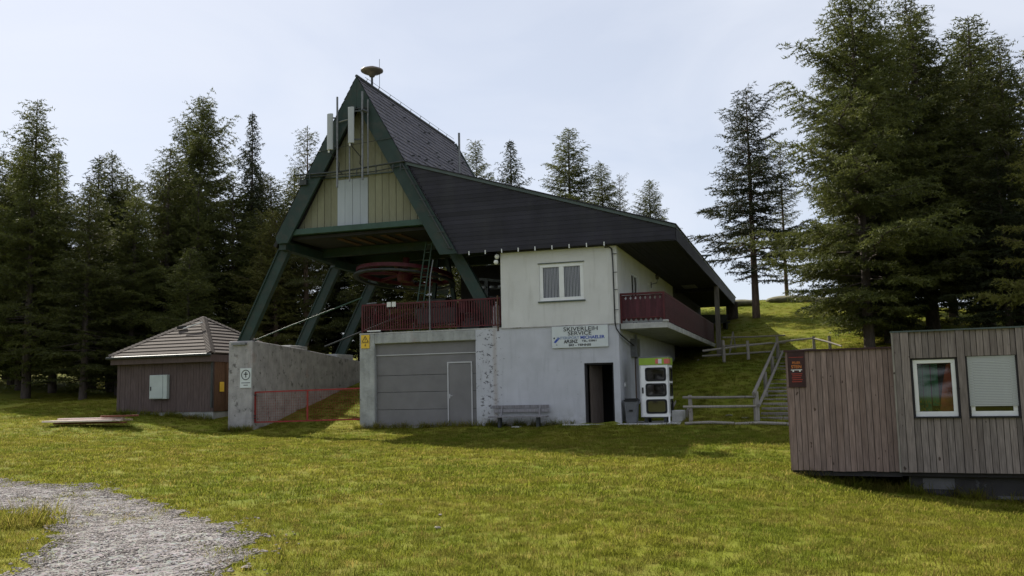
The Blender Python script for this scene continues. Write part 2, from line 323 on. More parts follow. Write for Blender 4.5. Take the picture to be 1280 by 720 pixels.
_P = np.c_[np.ones(_n), cp[:,:2]]; _A = np.block([[K, _P], [_P.T, np.zeros((3,3))]]); _W = np.linalg.solve(_A, np.r_[cp[:,2], 0,0,0])
def sstep(a, b, x): t_ = np.clip((x-a)/(b-a), 0, 1); return t_*t_*(3-2*t_)
def height(x, y, carve=True):
    x = np.atleast_1d(np.asarray(x, float)); y = np.atleast_1d(np.asarray(y, float)); shp = x.shape; x = x.ravel(); y = y.ravel(); z = np.zeros_like(x)
    xc = np.clip(x, -105, 105); yc = np.clip(y, -42, 142)
    for i in range(0, len(x), 40000):
        s_ = slice(i, i+40000); r = np.hypot(xc[s_,None]-cp[None,:,0], yc[s_,None]-cp[None,:,1]); z[s_] = tps(r)@_W[:_n]+_W[_n]+_W[_n+1]*xc[s_]+_W[_n+2]*yc[s_]
    far = np.hypot(x, y-40); z = z*(1-sstep(90, 160, far))-sstep(110, 600, far)*25
    z += .03*np.sin(x*1.1+.6*np.sin(y*.8))*np.sin(y*1.3+.5*np.sin(x*.7))+.018*np.sin(x*3.1+y*1.7)*np.sin(y*2.7-x*.9)
    if carve:
        u = (x-BO[0])*math.cos(A)-(y-BO[1])*math.sin(A); v_ = (x-BO[0])*math.sin(A)+(y-BO[1])*math.cos(A)
        k = sstep(-9.85, -9.6, u)*(1-sstep(-.25, -.02, u))*sstep(.05, .35, v_)*(1-sstep(13.6, 13.9, v_)); z = z*(1-k)+k*np.minimum(z, .2)
        k = sstep(-.1, .1, u)*(1-sstep(1.7, 2.6, u))*sstep(-.9, -.35, v_)*(1-sstep(2.2, 4.5, v_)); z = z*(1-k)+k*np.minimum(z, .42)
    return z.reshape(shp)
def hz(x, y): return float(height(x, y)[0])
def make_ground():
    def axis(lo, hi, step, far):
        core = list(np.arange(lo, hi+1e-6, step)); a = [core[-1]]; st = step
        while a[-1] < far: st *= 1.22; a.append(a[-1]+st)
        b = [core[0]]; st = step
        while b[-1] > -far: st *= 1.22; b.append(b[-1]-st)
        return np.array(b[::-1][:-1]+core+a[1:])
    xs = axis(-26, 24, .3, 1500); ys = axis(5, 64, .3, 1500)
    X, Y = np.meshgrid(xs, ys); Z = height(X, Y); nx, ny = len(xs), len(ys)
    co = np.stack([X, Y, Z], -1).reshape(-1, 3); idx = np.arange(nx*ny).reshape(ny, nx)
    q = np.stack([idx[:-1,:-1], idx[:-1,1:], idx[1:,1:], idx[1:,:-1]], -1).reshape(-1, 4)
    me = fastmesh('meadow', co, q, M['ground'], smooth=True)
    tag(newobj('ground', me), kind='structure')
def fastmesh(name, co, faces, m, smooth=False):
    me = bpy.data.meshes.new(name); k = faces.shape[1]; n = len(faces)
    me.vertices.add(len(co)); me.vertices.foreach_set('co', np.ascontiguousarray(co, dtype=np.float32).ravel())
    me.loops.add(n*k); me.loops.foreach_set('vertex_index', faces.astype(np.int32).ravel())
    me.polygons.add(n); me.polygons.foreach_set('loop_start', np.arange(0, n*k, k, dtype=np.int32)); me.polygons.foreach_set('loop_total', np.full(n, k, dtype=np.int32))
    if smooth: me.polygons.foreach_set('use_smooth', np.ones(n, dtype=bool))
    me.materials.append(m); me.update(calc_edges=True); return me
make_ground()

# gravel track: outer and inner edge of a bend, world metres
TR = np.array([(-30,19.5),(-20,20.3),(-13,20.0),(-10.5,19.2),(-7.9,17.2),(-5.6,14.4),(-3.75,12.1),(-2.8,10.6),(-2.5,9.3),(-2.6,7.5),(-3.2,5),(-3.6,1),(-4.2,-6),
  (-7.5,-6),(-6.5,1),(-6.0,5),(-5.2,8.0),(-5.0,9.3),(-5.2,10.3),(-5.6,11.4),(-6.2,12.4),(-7.6,13.8),(-10,15.2),(-14,16.2),(-20,16.6),(-30,16)], float)
def track_mask(x, y):     # >0 inside, metres
    x = np.asarray(x, float); y = np.asarray(y, float); ins = np.zeros(x.shape, bool); dm = np.full(x.shape, 1e9)
    for i in range(len(TR)):
        x0, y0 = TR[i]; x1, y1 = TR[(i+1) % len(TR)]
        with np.errstate(divide='ignore', invalid='ignore'):
            c_ = ((y0 > y) != (y1 > y)) & (x < (x1-x0)*(y-y0)/(y1-y0+1e-12)+x0)
        ins ^= c_
        t_ = np.clip(((x-x0)*(x1-x0)+(y-y0)*(y1-y0))/((x1-x0)**2+(y1-y0)**2), 0, 1); dm = np.minimum(dm, np.hypot(x-x0-t_*(x1-x0), y-y0-t_*(y1-y0)))
    wob = .16*np.sin(x*2.3+y*1.1)+.12*np.sin(x*5.1-y*3.7)+.07*np.sin(x*11+y*13)
    return np.where(ins, dm, -dm)+wob
def make_track():
    xs = np.arange(-30, -2, .1); ys = np.arange(-5.9, 21, .1); X, Y = np.meshgrid(xs, ys); m = track_mask(X, Y)
    Z = height(X, Y)-.035+np.clip((m+.15)/.4, 0, 1)*.065+.005*rng.standard_normal(X.shape)
    idx = np.arange(X.size).reshape(X.shape); ok = m > -.15; c_ = ok[:-1,:-1] & ok[:-1,1:] & ok[1:,1:] & ok[1:,:-1]
    q = np.stack([idx[:-1,:-1], idx[:-1,1:], idx[1:,1:], idx[1:,:-1]], -1)[c_]
    u_, inv = np.unique(q.ravel(), return_inverse=True); co = np.stack([X, Y, Z], -1).reshape(-1, 3)[u_]
    tag(newobj('gravel_track', fastmesh('gravel_track', co, inv.reshape(-1, 4), M['gravel'])), kind='structure')
make_track()

# instanced ground cover by geometry nodes
def scatter(name, pts, srcs, smin, smax, tilt=.15, rotfull=False):
    me = bpy.data.meshes.new(name); me.vertices.add(len(pts)); me.vertices.foreach_set('co', pts.astype(np.float32).ravel()); me.update()
    o = newobj(name, me)
    coll = bpy.data.collections.new(name+'_kinds')
    for s_ in srcs: coll.objects.link(s_)
    ng = bpy.data.node_groups.new(name, 'GeometryNodeTree'); ng.interface.new_socket('Geometry', in_out='INPUT', socket_type='NodeSocketGeometry'); ng.interface.new_socket('Geometry', in_out='OUTPUT', socket_type='NodeSocketGeometry')
    N = ng.nodes.new; gi = N('NodeGroupInput'); go = N('NodeGroupOutput'); ci = N('GeometryNodeCollectionInfo'); ci.inputs['Collection'].default_value = coll; ci.inputs['Separate Children'].default_value = True; ci.inputs['Reset Children'].default_value = True
    ip = N('GeometryNodeInstanceOnPoints'); ip.inputs['Pick Instance'].default_value = True
    rv = N('FunctionNodeRandomValue'); rv.data_type = 'FLOAT_VECTOR'; t_ = 3.14 if rotfull else tilt
    rv.inputs['Min'].default_value = (-t_, -t_, 0); rv.inputs['Max'].default_value = (t_, t_, 6.283)
    rs = N('FunctionNodeRandomValue'); rs.data_type = 'FLOAT'; rs.inputs[2].default_value = smin; rs.inputs[3].default_value = smax
    ri = N('FunctionNodeRandomValue'); ri.data_type = 'INT'; ri.inputs[4].default_value = 0; ri.inputs[5].default_value = len(srcs)-1; ri.inputs['Seed'].default_value = 5
    l = ng.links.new; l(gi.outputs[0], ip.inputs['Points']); l(ci.outputs[0], ip.inputs['Instance']); l(rv.outputs[0], ip.inputs['Rotation']); l(rs.outputs[1], ip.inputs['Scale']); l(ri.outputs[2], ip.inputs['Instance Index']); l(ip.outputs[0], go.inputs[0])
    md = o.modifiers.new('scatter', 'NODES'); md.node_group = ng
    return o
def tuft_mesh(nb, h, r, wd, m, seed):
    q = random.Random(seed); vs = []; fs = []
    for i in range(nb):
        a = q.uniform(0, 6.283); rr = r*math.sqrt(q.random()); x, y = rr*math.cos(a), rr*math.sin(a); b = q.uniform(0, 6.283); hh = h*q.uniform(.5, 1.1); ln = hh*q.uniform(.5, 1.7)
        dx, dy = math.cos(b), math.sin(b); n = len(vs); w2 = wd*q.uniform(.7, 1.2)/2
        vs += [(x-dy*w2, y+dx*w2, -.01), (x+dy*w2, y-dx*w2, -.01), (x+dx*ln*.4+dy*w2*.8, y+dy*ln*.4-dx*w2*.8, hh*.6), (x+dx*ln*.4-dy*w2*.8, y+dy*ln*.4+dx*w2*.8, hh*.6), (x+dx*ln, y+dy*ln, hh)]
        fs += [(n, n+1, n+2, n+3), (n+3, n+2, n+4)]
    me = bpy.data.meshes.new('grass_tuft'); me.from_pydata(vs, [], fs); me.materials.append(m); return bpy.data.objects.new('grass_tuft', me)
def grass_points(x0, x1, y0, y1, dens, fl=None):
    n = int((x1-x0)*(y1-y0)*dens); x = rng.uniform(x0, x1, n); y = rng.uniform(y0, y1, n); k = np.abs(x) < .60*y+1.5
    x, y = x[k], y[k]; m = track_mask(x, y); p = rng.random(len(x)); k = (m < -.1) | ((m < .3) & (p < .35)) | ((m < 2) & (p < .012+.45*((np.sin(x*1.3+2)*np.sin(y*1.1)+.25*np.sin(x*7+y*5)) > .62)))
    x, y, m = x[k], y[k], m[k]
    u = (x-BO[0])*math.cos(A)-(y-BO[1])*math.sin(A); v_ = (x-BO[0])*math.sin(A)+(y-BO[1])*math.cos(A)
    k = ~((u > -9.95) & (u < .1) & (v_ > -.06) & (v_ < 14)) & ~((u > -15.65) & (u < -14.45) & (v_ > -.03)) & ~((u > -2) & (u < 2) & (v_ > -.4) & (v_ < 2.1)) & ~((u > -16.9) & (u < -9.9) & (v_ > 13))
    cu = (x-CO[0])*math.cos(CA)-(y-CO[1])*math.sin(CA); cv = (x-CO[0])*math.sin(CA)+(y-CO[1])*math.cos(CA); k &= ~((cu > 2.15) & (cv > .25) & (cv < 4)) & ~((cu > .1) & (cv > 1.0) & (cv < 4))
    hu = (x-HO[0])*math.cos(HA)-(y-HO[1])*math.sin(HA); hv = (x-HO[0])*math.sin(HA)+(y-HO[1])*math.cos(HA); k &= ~((hu > -5.2) & (hu < 0) & (hv > 0) & (hv < 5))
    x, y = x[k], y[k]
    if fl is not None: k = fl(x, y); x, y = x[k], y[k]
    return np.stack([x, y, height(x, y)], -1)
tufts = [tuft_mesh(26, .045, .10, .006, M['grass'], s) for s in range(4)]+[tuft_mesh(20, .07, .10, .006, M['grass'], 9), tuft_mesh(16, .06, .10, .006, M['dry'], 10)]
P1 = grass_points(-9, 9, 6.5, 14, 130)
tag(scatter('meadow_grass', P1, tufts, .6, 1.25), 'short sunlit meadow grass around the gravel bend', 'grass', kind='stuff')
tf2 = [tuft_mesh(26, .056, .16, .011, M['grass'], s+20) for s in range(4)]+[tuft_mesh(14, .06, .16, .011, M['dry'], 30)]
P2 = grass_points(-20, 18, 14, 32, 45)
P3 = np.r_[grass_points(-24, 22, 32, 46, 32), grass_points(-28, 30, 46, 62, 12)]
tag(scatter('mown_grass', np.r_[P2, P3], tf2, .6, 1.35), 'short green and yellow grass covering the meadow and bank', 'grass', kind='stuff')
weeds = [tuft_mesh(12, .26, .12, .016, M['grass'], 40), tuft_mesh(14, .34, .10, .012, M['grass'], 41), tuft_mesh(9, .38, .10, .008, M['dry'], 42)]
wp = []
for i in range(520):
    u = random.uniform(.1, 6.5); v_ = random.uniform(-.05, 1.0)**1.0; p = Cf(u, v_); wp.append((p.x, p.y, hz(p.x, p.y)))
for i in range(260):
    u = random.uniform(-10, -1.6); p = B(u, random.uniform(-.22, -.04)); wp.append((p.x, p.y, hz(p.x, p.y)))
for i in range(200):
    u = random.uniform(-5.2, 0); p = Hf(u, random.uniform(-.3, -.04)); wp.append((p.x, p.y, hz(p.x, p.y)))
for i in range(120):
    p = B(random.uniform(-15.8, -14.4), random.uniform(-.3, -.04)); wp.append((p.x, p.y, hz(p.x, p.y)))
for i in range(60):
    x, y = random.uniform(-6.9, -5.8), random.uniform(11.8, 13); wp.append((x, y, hz(x, y)))
tag(scatter('weeds', np.array(wp), weeds, .35, 1.0, .3), 'taller weeds along the foot of the walls and cabins', 'weeds', kind='stuff')
# pebbles
def pebble(seed, flatk=.5):
    q = random.Random(seed); t_ = (1+5**.5)/2
    v0 = [(-1,t_,0),(1,t_,0),(-1,-t_,0),(1,-t_,0),(0,-1,t_),(0,1,t_),(0,-1,-t_),(0,1,-t_),(t_,0,-1),(t_,0,1),(-t_,0,-1),(-t_,0,1)]
    f0 = [(0,11,5),(0,5,1),(0,1,7),(0,7,10),(0,10,11),(1,5,9),(5,11,4),(11,10,2),(10,7,6),(7,1,8),(3,9,4),(3,4,2),(3,2,6),(3,6,8),(3,8,9),(4,9,5),(2,4,11),(6,2,10),(8,6,7),(9,8,1)]
    me = bpy.data.meshes.new('pebble'); me.from_pydata([(x*.55*q.uniform(.8,1.3), y*.42*q.uniform(.8,1.3), z*.5*flatk*q.uniform(.8,1.3)) for x, y, z in v0], [], f0); me.materials.append(M['pebble']); return bpy.data.objects.new('pebble', me)
n = 170000; x = rng.uniform(-16, -2, n); y = rng.uniform(6.5, 21, n); m = track_mask(x, y); k = (m > -.05) | ((m > -.4) & (rng.random(n) < .03)); k &= np.abs(x) < .6*y+1; x, y = x[k], y[k]
tag(scatter('loose_gravel', np.stack([x, y, height(x, y)+.03], -1), [pebble(i) for i in range(4)],  .007, .021, .3), 'pale grey loose stones lying on the gravel bend', 'gravel', kind='stuff')
for i, (x, y, s_, lb) in enumerate(((-1.95, 13.5, .03, 'small dark stone lying in the grass right of the gravel bend'), (-.95, 11.2, .05, 'flat pale stone lying in the grass near the gravel tip'), (-1.0, 12.3, .035, 'small pale stone in the meadow right of the gravel'), (-2.5, 8.7, .05, 'broad flat stone at the front right edge of the gravel'))):
    p = pebble(50+i, .35); p.name = 'stone'; COL.objects.link(p); p.location = (x, y, hz(x, y)+.02); p.scale = (s_, s_, s_); p.rotation_euler = (0, 0, i*1.1); tag(p, lb, 'stone', 'loose stones in the meadow')

# ---------------------------------------------------------------- station building
SB = empty('station_building', BO, -A, label='lift station with green A-frame gable, dark sloping roof and white two-storey block', cat='building')
def part(mb, name, m, parent=SB, **k): return mb.build(name, m, parent, **k)
TW = 3.42
# lower storey
b = MB(); b.box(-9.87, -9.25, 0, .5, -.5, TW); b.box(-9.25, -5.23, 0, .3, 3.05, TW); b.box(-9.87, -9.6, .5, 9, -.5, TW)
part(b, 'garage_surround', M['conc2'], bevel=.03)
b = MB(); b.box(-5.23, -1.25, 0, .3, -.5, TW); b.box(-1.25, -.22, 0, .3, 2.1, TW); b.box(-.22, 0, 0, .3, -.5, TW); b.box(-1.25, -.22, 0, .3, -.5, .0)
b.box(-.3, 0, .3, 2.9, -.5, TW); b.box(-.3, 0, 2.9, 3.7, 2.5, TW); b.box(-.3, 0, 3.7, 14, -.5, TW)
part(b, 'lower_wall', M['lower'])
# garage door
b = MB(); b.box(-9.25, -5.23, .16, .2, 2.64, 3.05); part(b, 'garage_door_header', M['garage'])
dz = [(-.02, .60), (.60, 1.24), (1.24, 1.86), (1.86, 2.62)]
for z0, z1 in dz:
    part(MB().box(-9.24, -5.24, .175, .21, z0+.006, z1-.006), 'garage_door_panel', M['garage'], bevel=.008)
part(MB().box(-9.25, -5.23, .14, .175, 2.60, 2.635), 'garage_door_rail', M['garage_l'])
part(MB().box(-9.25, -5.23, .13, .175, -.10, -.02), 'garage_door_threshold', M['garage_l'])
wd = part(MB().box(-6.33, -5.49, .150, .175, .03, 2.22), 'wicket_door', M['garage'])
b = MB(); b.box(-6.40, -6.35, .140, .175, .0, 2.30); b.box(-5.48, -5.43, .140, .175, .0, 2.30); b.box(-6.35, -5.48, .140, .175, 2.25, 2.30); part(b, 'door_trim', M['garage_l'], wd)
b = MB(); b.box(-6.33, -6.29, .13, .150, .98, 1.14); b.beam((-6.31, .11, 1.07), (-6.19, .11, 1.07), .02); part(b, 'handle', M['garage_l'], wd)
# terrace slab and roof over garage
part(MB().box(-9.87, -4.2, .0, 14, TW, TW+.05).box(-9.6, -.3, .3, 14, 3.2, TW), 'terrace_slab', M['slab'])
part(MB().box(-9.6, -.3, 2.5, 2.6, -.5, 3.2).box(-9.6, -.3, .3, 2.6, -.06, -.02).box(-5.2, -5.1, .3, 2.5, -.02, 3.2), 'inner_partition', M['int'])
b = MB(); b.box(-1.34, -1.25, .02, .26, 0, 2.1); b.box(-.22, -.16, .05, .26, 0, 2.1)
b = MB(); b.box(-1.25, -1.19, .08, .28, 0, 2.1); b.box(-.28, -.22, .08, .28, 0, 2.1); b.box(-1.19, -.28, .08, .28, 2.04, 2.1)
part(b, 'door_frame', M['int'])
dl = part(MB().beam((-1.12, .32, 1.02), (-.86, 1.05, 1.02), .05, 2.02, (0,0,1)), 'open_door', M['intdoor'])
part(MB().box(-2.0, 2.0, -.35, 0, -.35, .02).box(.0, 2.0, 0, 2.2, -.35, .02), 'doorstep', M['slab'], bevel=.02)
# upper storey
UZ = 6.14; wu0, wu1, wz0, wz1 = -2.78, -1.17, 4.33, 5.64
b = MB(); y0 = -.025
b.box(-4.22, wu0, y0, .3, TW, UZ); b.box(wu1, .025, y0, .3, TW, UZ); b.box(wu0, wu1, y0, .3, TW, wz0); b.box(wu0, wu1, y0, .3, wz1, UZ)
holes = [(2.7, 4.15, 3.55, 5.52), (6.5, 7.1, 4.5, 5.55), (9.9, 10.9, 3.55, 5.55)]; p = .3
for (a0, a1, h0, h1) in holes:
    b.box(-.275, .025, p, a0, TW, UZ); b.box(-.275, .025, a0, a1, TW, h0); b.box(-.275, .025, a0, a1, h1, UZ); p = a1
b.box(-.275, .025, p, 14, TW, UZ); b.box(-4.22, -3.95, .3, 14, TW, UZ)
part(b, 'upper_wall', M['upper'])
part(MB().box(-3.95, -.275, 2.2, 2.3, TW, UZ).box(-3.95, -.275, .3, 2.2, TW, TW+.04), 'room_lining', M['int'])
part(MB().box(-4.24, .03, -.032, -.025, TW-.01, TW+.02), 'storey_line', M['conc'])
# front window
wn = part(MB().box(wu0-.05, wu1+.05, -.09, .0, wz0-.06, wz0-.015), 'window', M['trim'])
b = MB(); mid = (wu0+wu1)/2
for a0, a1, z0, z1 in ((wu0, wu1, wz1-.12, wz1), (wu0, wu1, wz0-.01, wz0+.11), (wu0, wu0+.13, wz0+.11, wz1-.12), (wu1-.13, wu1, wz0+.11, wz1-.12), (mid-.09, mid+.09, wz0+.11, wz1-.12)): b.box(a0, a1, .0, .07, z0, z1)
part(b, 'window_frame', M['white'], wn, bevel=.012)
part(MB().box(wu0-.04, wu1+.04, -.05, -.027, wz1+.01, wz1+.04), 'window_drip', M['trim'], wn)
for a0, a1 in ((wu0+.13, mid-.09), (mid+.09, wu1-.13)):
    part(MB().poly([(a0, .035, wz0+.11), (a1, .035, wz0+.11), (a1, .035, wz1-.12), (a0, .035, wz1-.12)], [(0,1,2,3)]), 'pane', M['glass'], wn)
    b = MB(); k = 11
    for i in range(k):
        c = a0+(a1-a0)*(i+.5)/k; w2 = (a1-a0)/k*.3
        b.box(c-w2, c+w2, .12+.015*(i % 2), .126+.015*(i % 2), wz0+.1, wz1-.12)
    part(b, 'curtain', M['curtain'], wn)
# side openings
for (a0, a1, h0, h1) in holes:
    wn = part(MB().box(-.05, .0, a0, a0+.07, h0, h1).box(-.05, .0, a1-.07, a1, h0, h1).box(-.05, .0, a0+.07, a1-.07, h1-.07, h1).box(-.05, .0, a0+.07, a1-.07, h0, h0+.07).box(-.05, .0, (a0+a1)/2-.03, (a0+a1)/2+.03, h0+.07, h1-.07), 'window', M['white'])
    part(MB().box(-.035, -.025, a0+.07, a1-.07, h0+.07, h1-.07), 'pane', M['glassd'], wn); part(MB().box(-.16, -.12, a0, a1, h0, h1), 'curtain', M['curtain'], wn)
b = MB(); b.tube([(.025, 7.3, 5.55), (.28, 7.3, 5.6), (.3, 7.3, 5.72)], .018, 6); b.box(.0, .05, 7.24, 7.36, 5.4, 5.65)
wl = part(b, 'wall_lantern', M['black']); part(MB().lathe([(.03, 0), (.07, .03), (.085, .17), (.10, .18), (.02, .25)], (.3, 7.3, 5.73), 8), 'lantern_glass', M['glassd'], wl)
# side lower: brown shutter door and services
part(MB().box(-.16, -.1, 2.9, 3.7, -.3, 2.5), 'side_door', M['brownboard'])
part(MB().box(0, .25, 2.15, 2.75, 2.35, 3.0).tube([(.08, 2.9, 2.3), (.08, 2.9, 3.2)], .05, 8), 'service_box', M['steel'])
part(MB().box(0, .05, .75, .83, 1.27, 1.40), 'socket_box', M['white'])
# corner cable
part(MB().tube([(-.38, -.06, 6.1), (-.22, -.06, 6.1), (-.13, -.06, 6.02), (-.11, -.06, 5.6), (-.10, -.06, 3.45), (-.06, -.06, 3.25), (.06, -.02, 3.05), (.12, .8, 2.9), (.13, 2.2, 2.75)], .022, 8), 'corner_cable', M['black'])
b = MB()
for z in (5.85, 5.2, 4.6, 3.9): b.beam((-.11, -.07, z), (.04, -.07, z), .02)
tag(part(b, 'cable_clip', M['dsteel']), kind='stuff')
# ------------ A-frame roof
AU, AZ, SL, LV = -9.75, 13.31, .583, 9.78       # apex, slope (du per dz), length of the ridge
def xl(z): return AU-SL*(AZ-z)
def xr(z): return AU+.563*(AZ-z)
V0, V1 = -.42, -.30
hw = .68                                        # horizontal width of barge board
zin = AZ-1.19                                     # inner apex
zl, zr = 7.05, 6.18
b = MB(); b.prism([(AU, AZ), (xl(zl+.25), zl+.25), (xl(zl)+.22, zl), (xl(zl)+hw, zl+.0), (AU, zin)], V0, V1)
part(b, 'barge_board', M['green'], bevel=.01)
b = MB(); b.prism([(AU, AZ), (AU, zin), (xr(zr)-hw, zr), (xr(zr), zr)], V0, V1)
part(b, 'barge_board', M['green'], bevel=.01)
# gable beam and cladding
part(MB().box(xl(7.5)+hw-.35, xr(7.5)-hw+.35, -.34, -.05, 7.36, 7.58), 'gable_beam', M['green_l'], bevel=.01)
part(MB().prism([(xl(7.5)+.3, 7.58), (xr(7.5)-.3, 7.58), (AU, AZ-.3)], .06, .12), 'gable_backing', M['int'])
us = list(-10.78-.29*np.arange(1, 9))[::-1]+list(-9.48+.29*np.arange(0, 10))
for i, u0 in enumerate(us):
    u1 = u0+.29; uc = (u0+u1)/2
    def top(u): return zin+.25-abs(u-AU)/.57
    if top(uc) < 7.7: continue
    zt0, zt1 = max(7.58, top(u0)), max(7.58, top(u1))
    off = .004*(i % 3)
    b = MB(); pts = [(u0+.009, 7.58), (u1-.009, 7.58), (u1-.009, zt1)]
    if u0 < AU < u1: pts.append((AU, top(AU)))
    pts.append((u0+.009, zt0)); b.prism(pts, -.0-off, .06); part(b, 'gable_board', M['panel'])
for i in range(4):
    u0 = -10.78+i*.325; part(MB().box(u0+.006, u0+.319, -.03-.006*(i % 2), .058, 7.60, 9.42), 'metal_sheet', M['metalsheet'])
for i, u0 in enumerate(np.arange(-10.78, -9.46, .325)):
    u1 = u0+.325; pts = [(u0+.009, 9.43), (u1-.009, 9.43), (u1-.009, top(u1))]
    if u0 < AU < u1: pts.append((AU, top(AU)))
    pts.append((u0+.009, top(u0))); part(MB().prism(pts, 0, .06), 'gable_board', M['panel'])
part(MB().box(-12.4, -7.1, -.05, -.008, 9.52, 9.56), 'gable_joint_strip', M['trim'])
# roof slabs (right visible, left the mirror)
def slab(p0, p1, th, v0, v1):
    d = Vector((p1[0]-p0[0], p1[1]-p0[1])).normalized(); nrm = Vector((-d.y, d.x))*th
    if nrm.y > 0: nrm = -nrm
    pts = [p0, (p0[0]+nrm.x, p0[1]+nrm.y), (p1[0]+nrm.x, p1[1]+nrm.y), p1]
    if (pts[1][0]-pts[0][0])*(pts[2][1]-pts[0][1])-(pts[1][1]-pts[0][1])*(pts[2][0]-pts[0][0]) < 0: pts = pts[::-1]
    return MB().prism(pts, v0, v1)
part(slab((AU, AZ-.02), (xr(7.2), 7.2), .14, V1+.002, LV), 'roof_slope', M['soffit'])
part(slab((xl(7.0), 7.0), (AU-.01, AZ-.03), .14, V1+.002, LV), 'roof_slope', M['soffit'])
part(MB().prism([(xl(7.6)+.2, 7.6), (xr(7.6)-.2, 7.6), (AU, AZ-.3)], LV-.25, LV-.15), 'rear_gable', M['soffit'])
def shingles(side):
    b = MB(); q = random.Random(3+side); ex = .24
    f = xr if side > 0 else xl; d = Vector((f(7.2)-AU, 7.2-AZ)).normalized(); nrm = Vector((-d.y, d.x)); nrm = nrm if nrm.x*side > 0 else -nrm
    Lr = (AZ-7.3)/abs(d.y); rows = int(Lr/ex); cols = int((LV-V0)/.32)
    for r in range(rows):
        s0 = r*ex; s1 = s0+ex+.05
        for c in range(cols+1):
            y0 = V0+.32*c-(.16 if r % 2 else 0); y1 = y0+.31
            y0 = max(y0, V0-.01); y1 = min(y1, LV+.03)
            if y1-y0 < .03: continue
            l0 = .012; l1 = .034+q.uniform(-.004, .008); e = s1+q.uniform(-.012, .012)
            a = Vector((AU, AZ))+d*s0+nrm*l0; c_ = Vector((AU, AZ))+d*e+nrm*l1; c2 = Vector((AU, AZ))+d*e+nrm*(l1-.02)
            n = len(b.v); b.v += [(a.x, y0, a.y), (a.x, y1, a.y), (c_.x, y1, c_.y), (c_.x, y0, c_.y), (c2.x, y0, c2.y), (c2.x, y1, c2.y)]
            fs = [(n, n+3, n+2, n+1), (n+3, n+4, n+5, n+2)]; b.f += fs if side > 0 else [f_[::-1] for f_ in fs]
    o = part(b, 'roof_shingles', M['tile']); tag(o, kind='stuff'); return o
shingles(1); shingles(-1)
b = MB(); b.tube([(AU, V0-.02, AZ+.02), (AU, LV+.05, AZ+.02)], .06, 8); part(b, 'ridge_cap', M['dsteel'])
b = MB(); b.beam((AU+.09, LV+.02, AZ-.05), (xr(8.9), LV+.02, 8.9), .06, .10); part(b, 'rear_verge_trim', M['trim'])
b = MB(); pts = [(AU+.05, v_, AZ+.17) for v_ in np.arange(.2, LV, .25)]; b.tube(pts, .010, 4)
for v_ in np.arange(.4, LV, 1.05): b.tube([(AU, v_, AZ+.02), (AU+.05, v_, AZ+.18)], .014, 4)
part(b, 'lightning_wire', M['dsteel'])
b = MB(); q = random.Random(8)
for i in range(34):
    z = q.uniform(9.9, 12.9); v_ = q.uniform(.3, 9.3); u = xr(z)+.05; b.beam((u, v_, z+.03), (u+.09, v_, z-.0), .05, .05)
tag(part(b, 'snow_guard', M['dsteel']), kind='stuff')
# cable with clips along right barge and across gable
b = MB(); cpts = [(xr(z)-.14, V0-.05, z) for z in (9.7, 8.5, 7.3, 6.35)]; b.tube(cpts, .028, 6)
for z in np.arange(9.5, 6.3, -.62): b.beam((xr(z)-.26, V0-.07, z+.02), (xr(z)+.0, V0-.07, z-.03), .025)
part(b, 'barge_cable', M['dsteel'])
b = MB(); b.tube([(-12.35, V0-.08, 9.66), (-10.5, V0-.08, 9.62), (-7.75, V0-.08, 9.78)], .035, 6); b.tube([(-12.1, V0-.06, 9.55), (-9, V0-.06, 9.50), (-7.9, V0-.06, 9.62)], .022, 6)
for u in (-12.1, -11.7, -9.7, -8.9, -8.2, -7.9): b.beam((u, V0-.10, 9.70), (u, V0-.10, 9.44), .03)
b.box(-12.15, -11.85, V0-.12, V0-.0, 9.25, 9.45)
part(b, 'cable_tray', M['dsteel'])
b = MB(); b.tube([(-12.2, V0-.03, 10.45), (-9.8, V0-.1, 10.62), (-8.1, V0-.03, 10.75)], .012, 5); part(b, 'tension_wire', M['dsteel'])
# ceiling under the gable
part(MB().box(xl(7.35)+.5, xr(7.35)-.4, -.05, LV-.3, 7.22, 7.34), 'gable_soffit', M['soffit'])
for i in range(5):
    u0 = -11.0+i*.62; part(MB().box(u0, u0+.24, .35, 2.0, 7.185, 7.22), 'soffit_batten', M['brownboard'])
b = MB()
for v_ in (2.4, 4.8, 7.2): b.box(xl(7.2)+.35, xr(7.2)-.2, v_, v_+.25, 6.88, 7.215)
part(b, 'cross_beam', M['green'])
b = MB(); b.beam((xl(7.1)+.35, -.28, 7.0), (xl(7.1)+.7, LV, 6.7), .3, .35); b.beam((xl(6.9)+.6, 3.5, 6.75), (-9.9, LV-.8, 5.9), .3, .3)
part(b, 'eave_beam', M['green'])
# legs, each pair of the three frames
for k, v_ in enumerate((-.05, 4.25, 8.1)):
    ww = .44 if k == 0 else .38
    for s_ in ((-1, 1) if k == 0 else (-1,)):
        f = xl if s_ < 0 else xr; zt = 7.2 if s_ < 0 else 6.6; zb = (3.28, 3.12, 2.95)[k] if s_ < 0 else TW+.05
        fo = (.22 if s_ < 0 else -.22)
        zt_ = zt; vv = v_+.25+(.27 if s_ > 0 else 0); pa = Vector((f(zt_)+fo*1.3, vv, zt_)); pb = Vector((f(zb)+fo*(1.9 if s_ < 0 else 1.3)+(0.12 if s_ < 0 else 0), vv, zb-.1))
        b = MB(); b.beam(pa, pb, ww*.55, ww, (1, 0, 0)); b.beam(pa+Vector((-.22*1, 0, .0)), pb+Vector((-.24*1, 0, .0)), ww*.8, .05, (1, 0, .5)) if s_ < 0 else None
        lg = part(b, 'frame_leg', M['green'])
        if s_ < 0: part(MB().box(pb.x-.34, pb.x+.30, v_-.05, v_+.55, zb-.06, zb+.02), 'foot_plate', M['steel'], lg)
part(MB().tube([(-14.55, .25, 3.40), (-13.2, .25, 3.83), (-9.9, .3, 4.85)], .028, 8), 'tie_rod', M['green_l'])
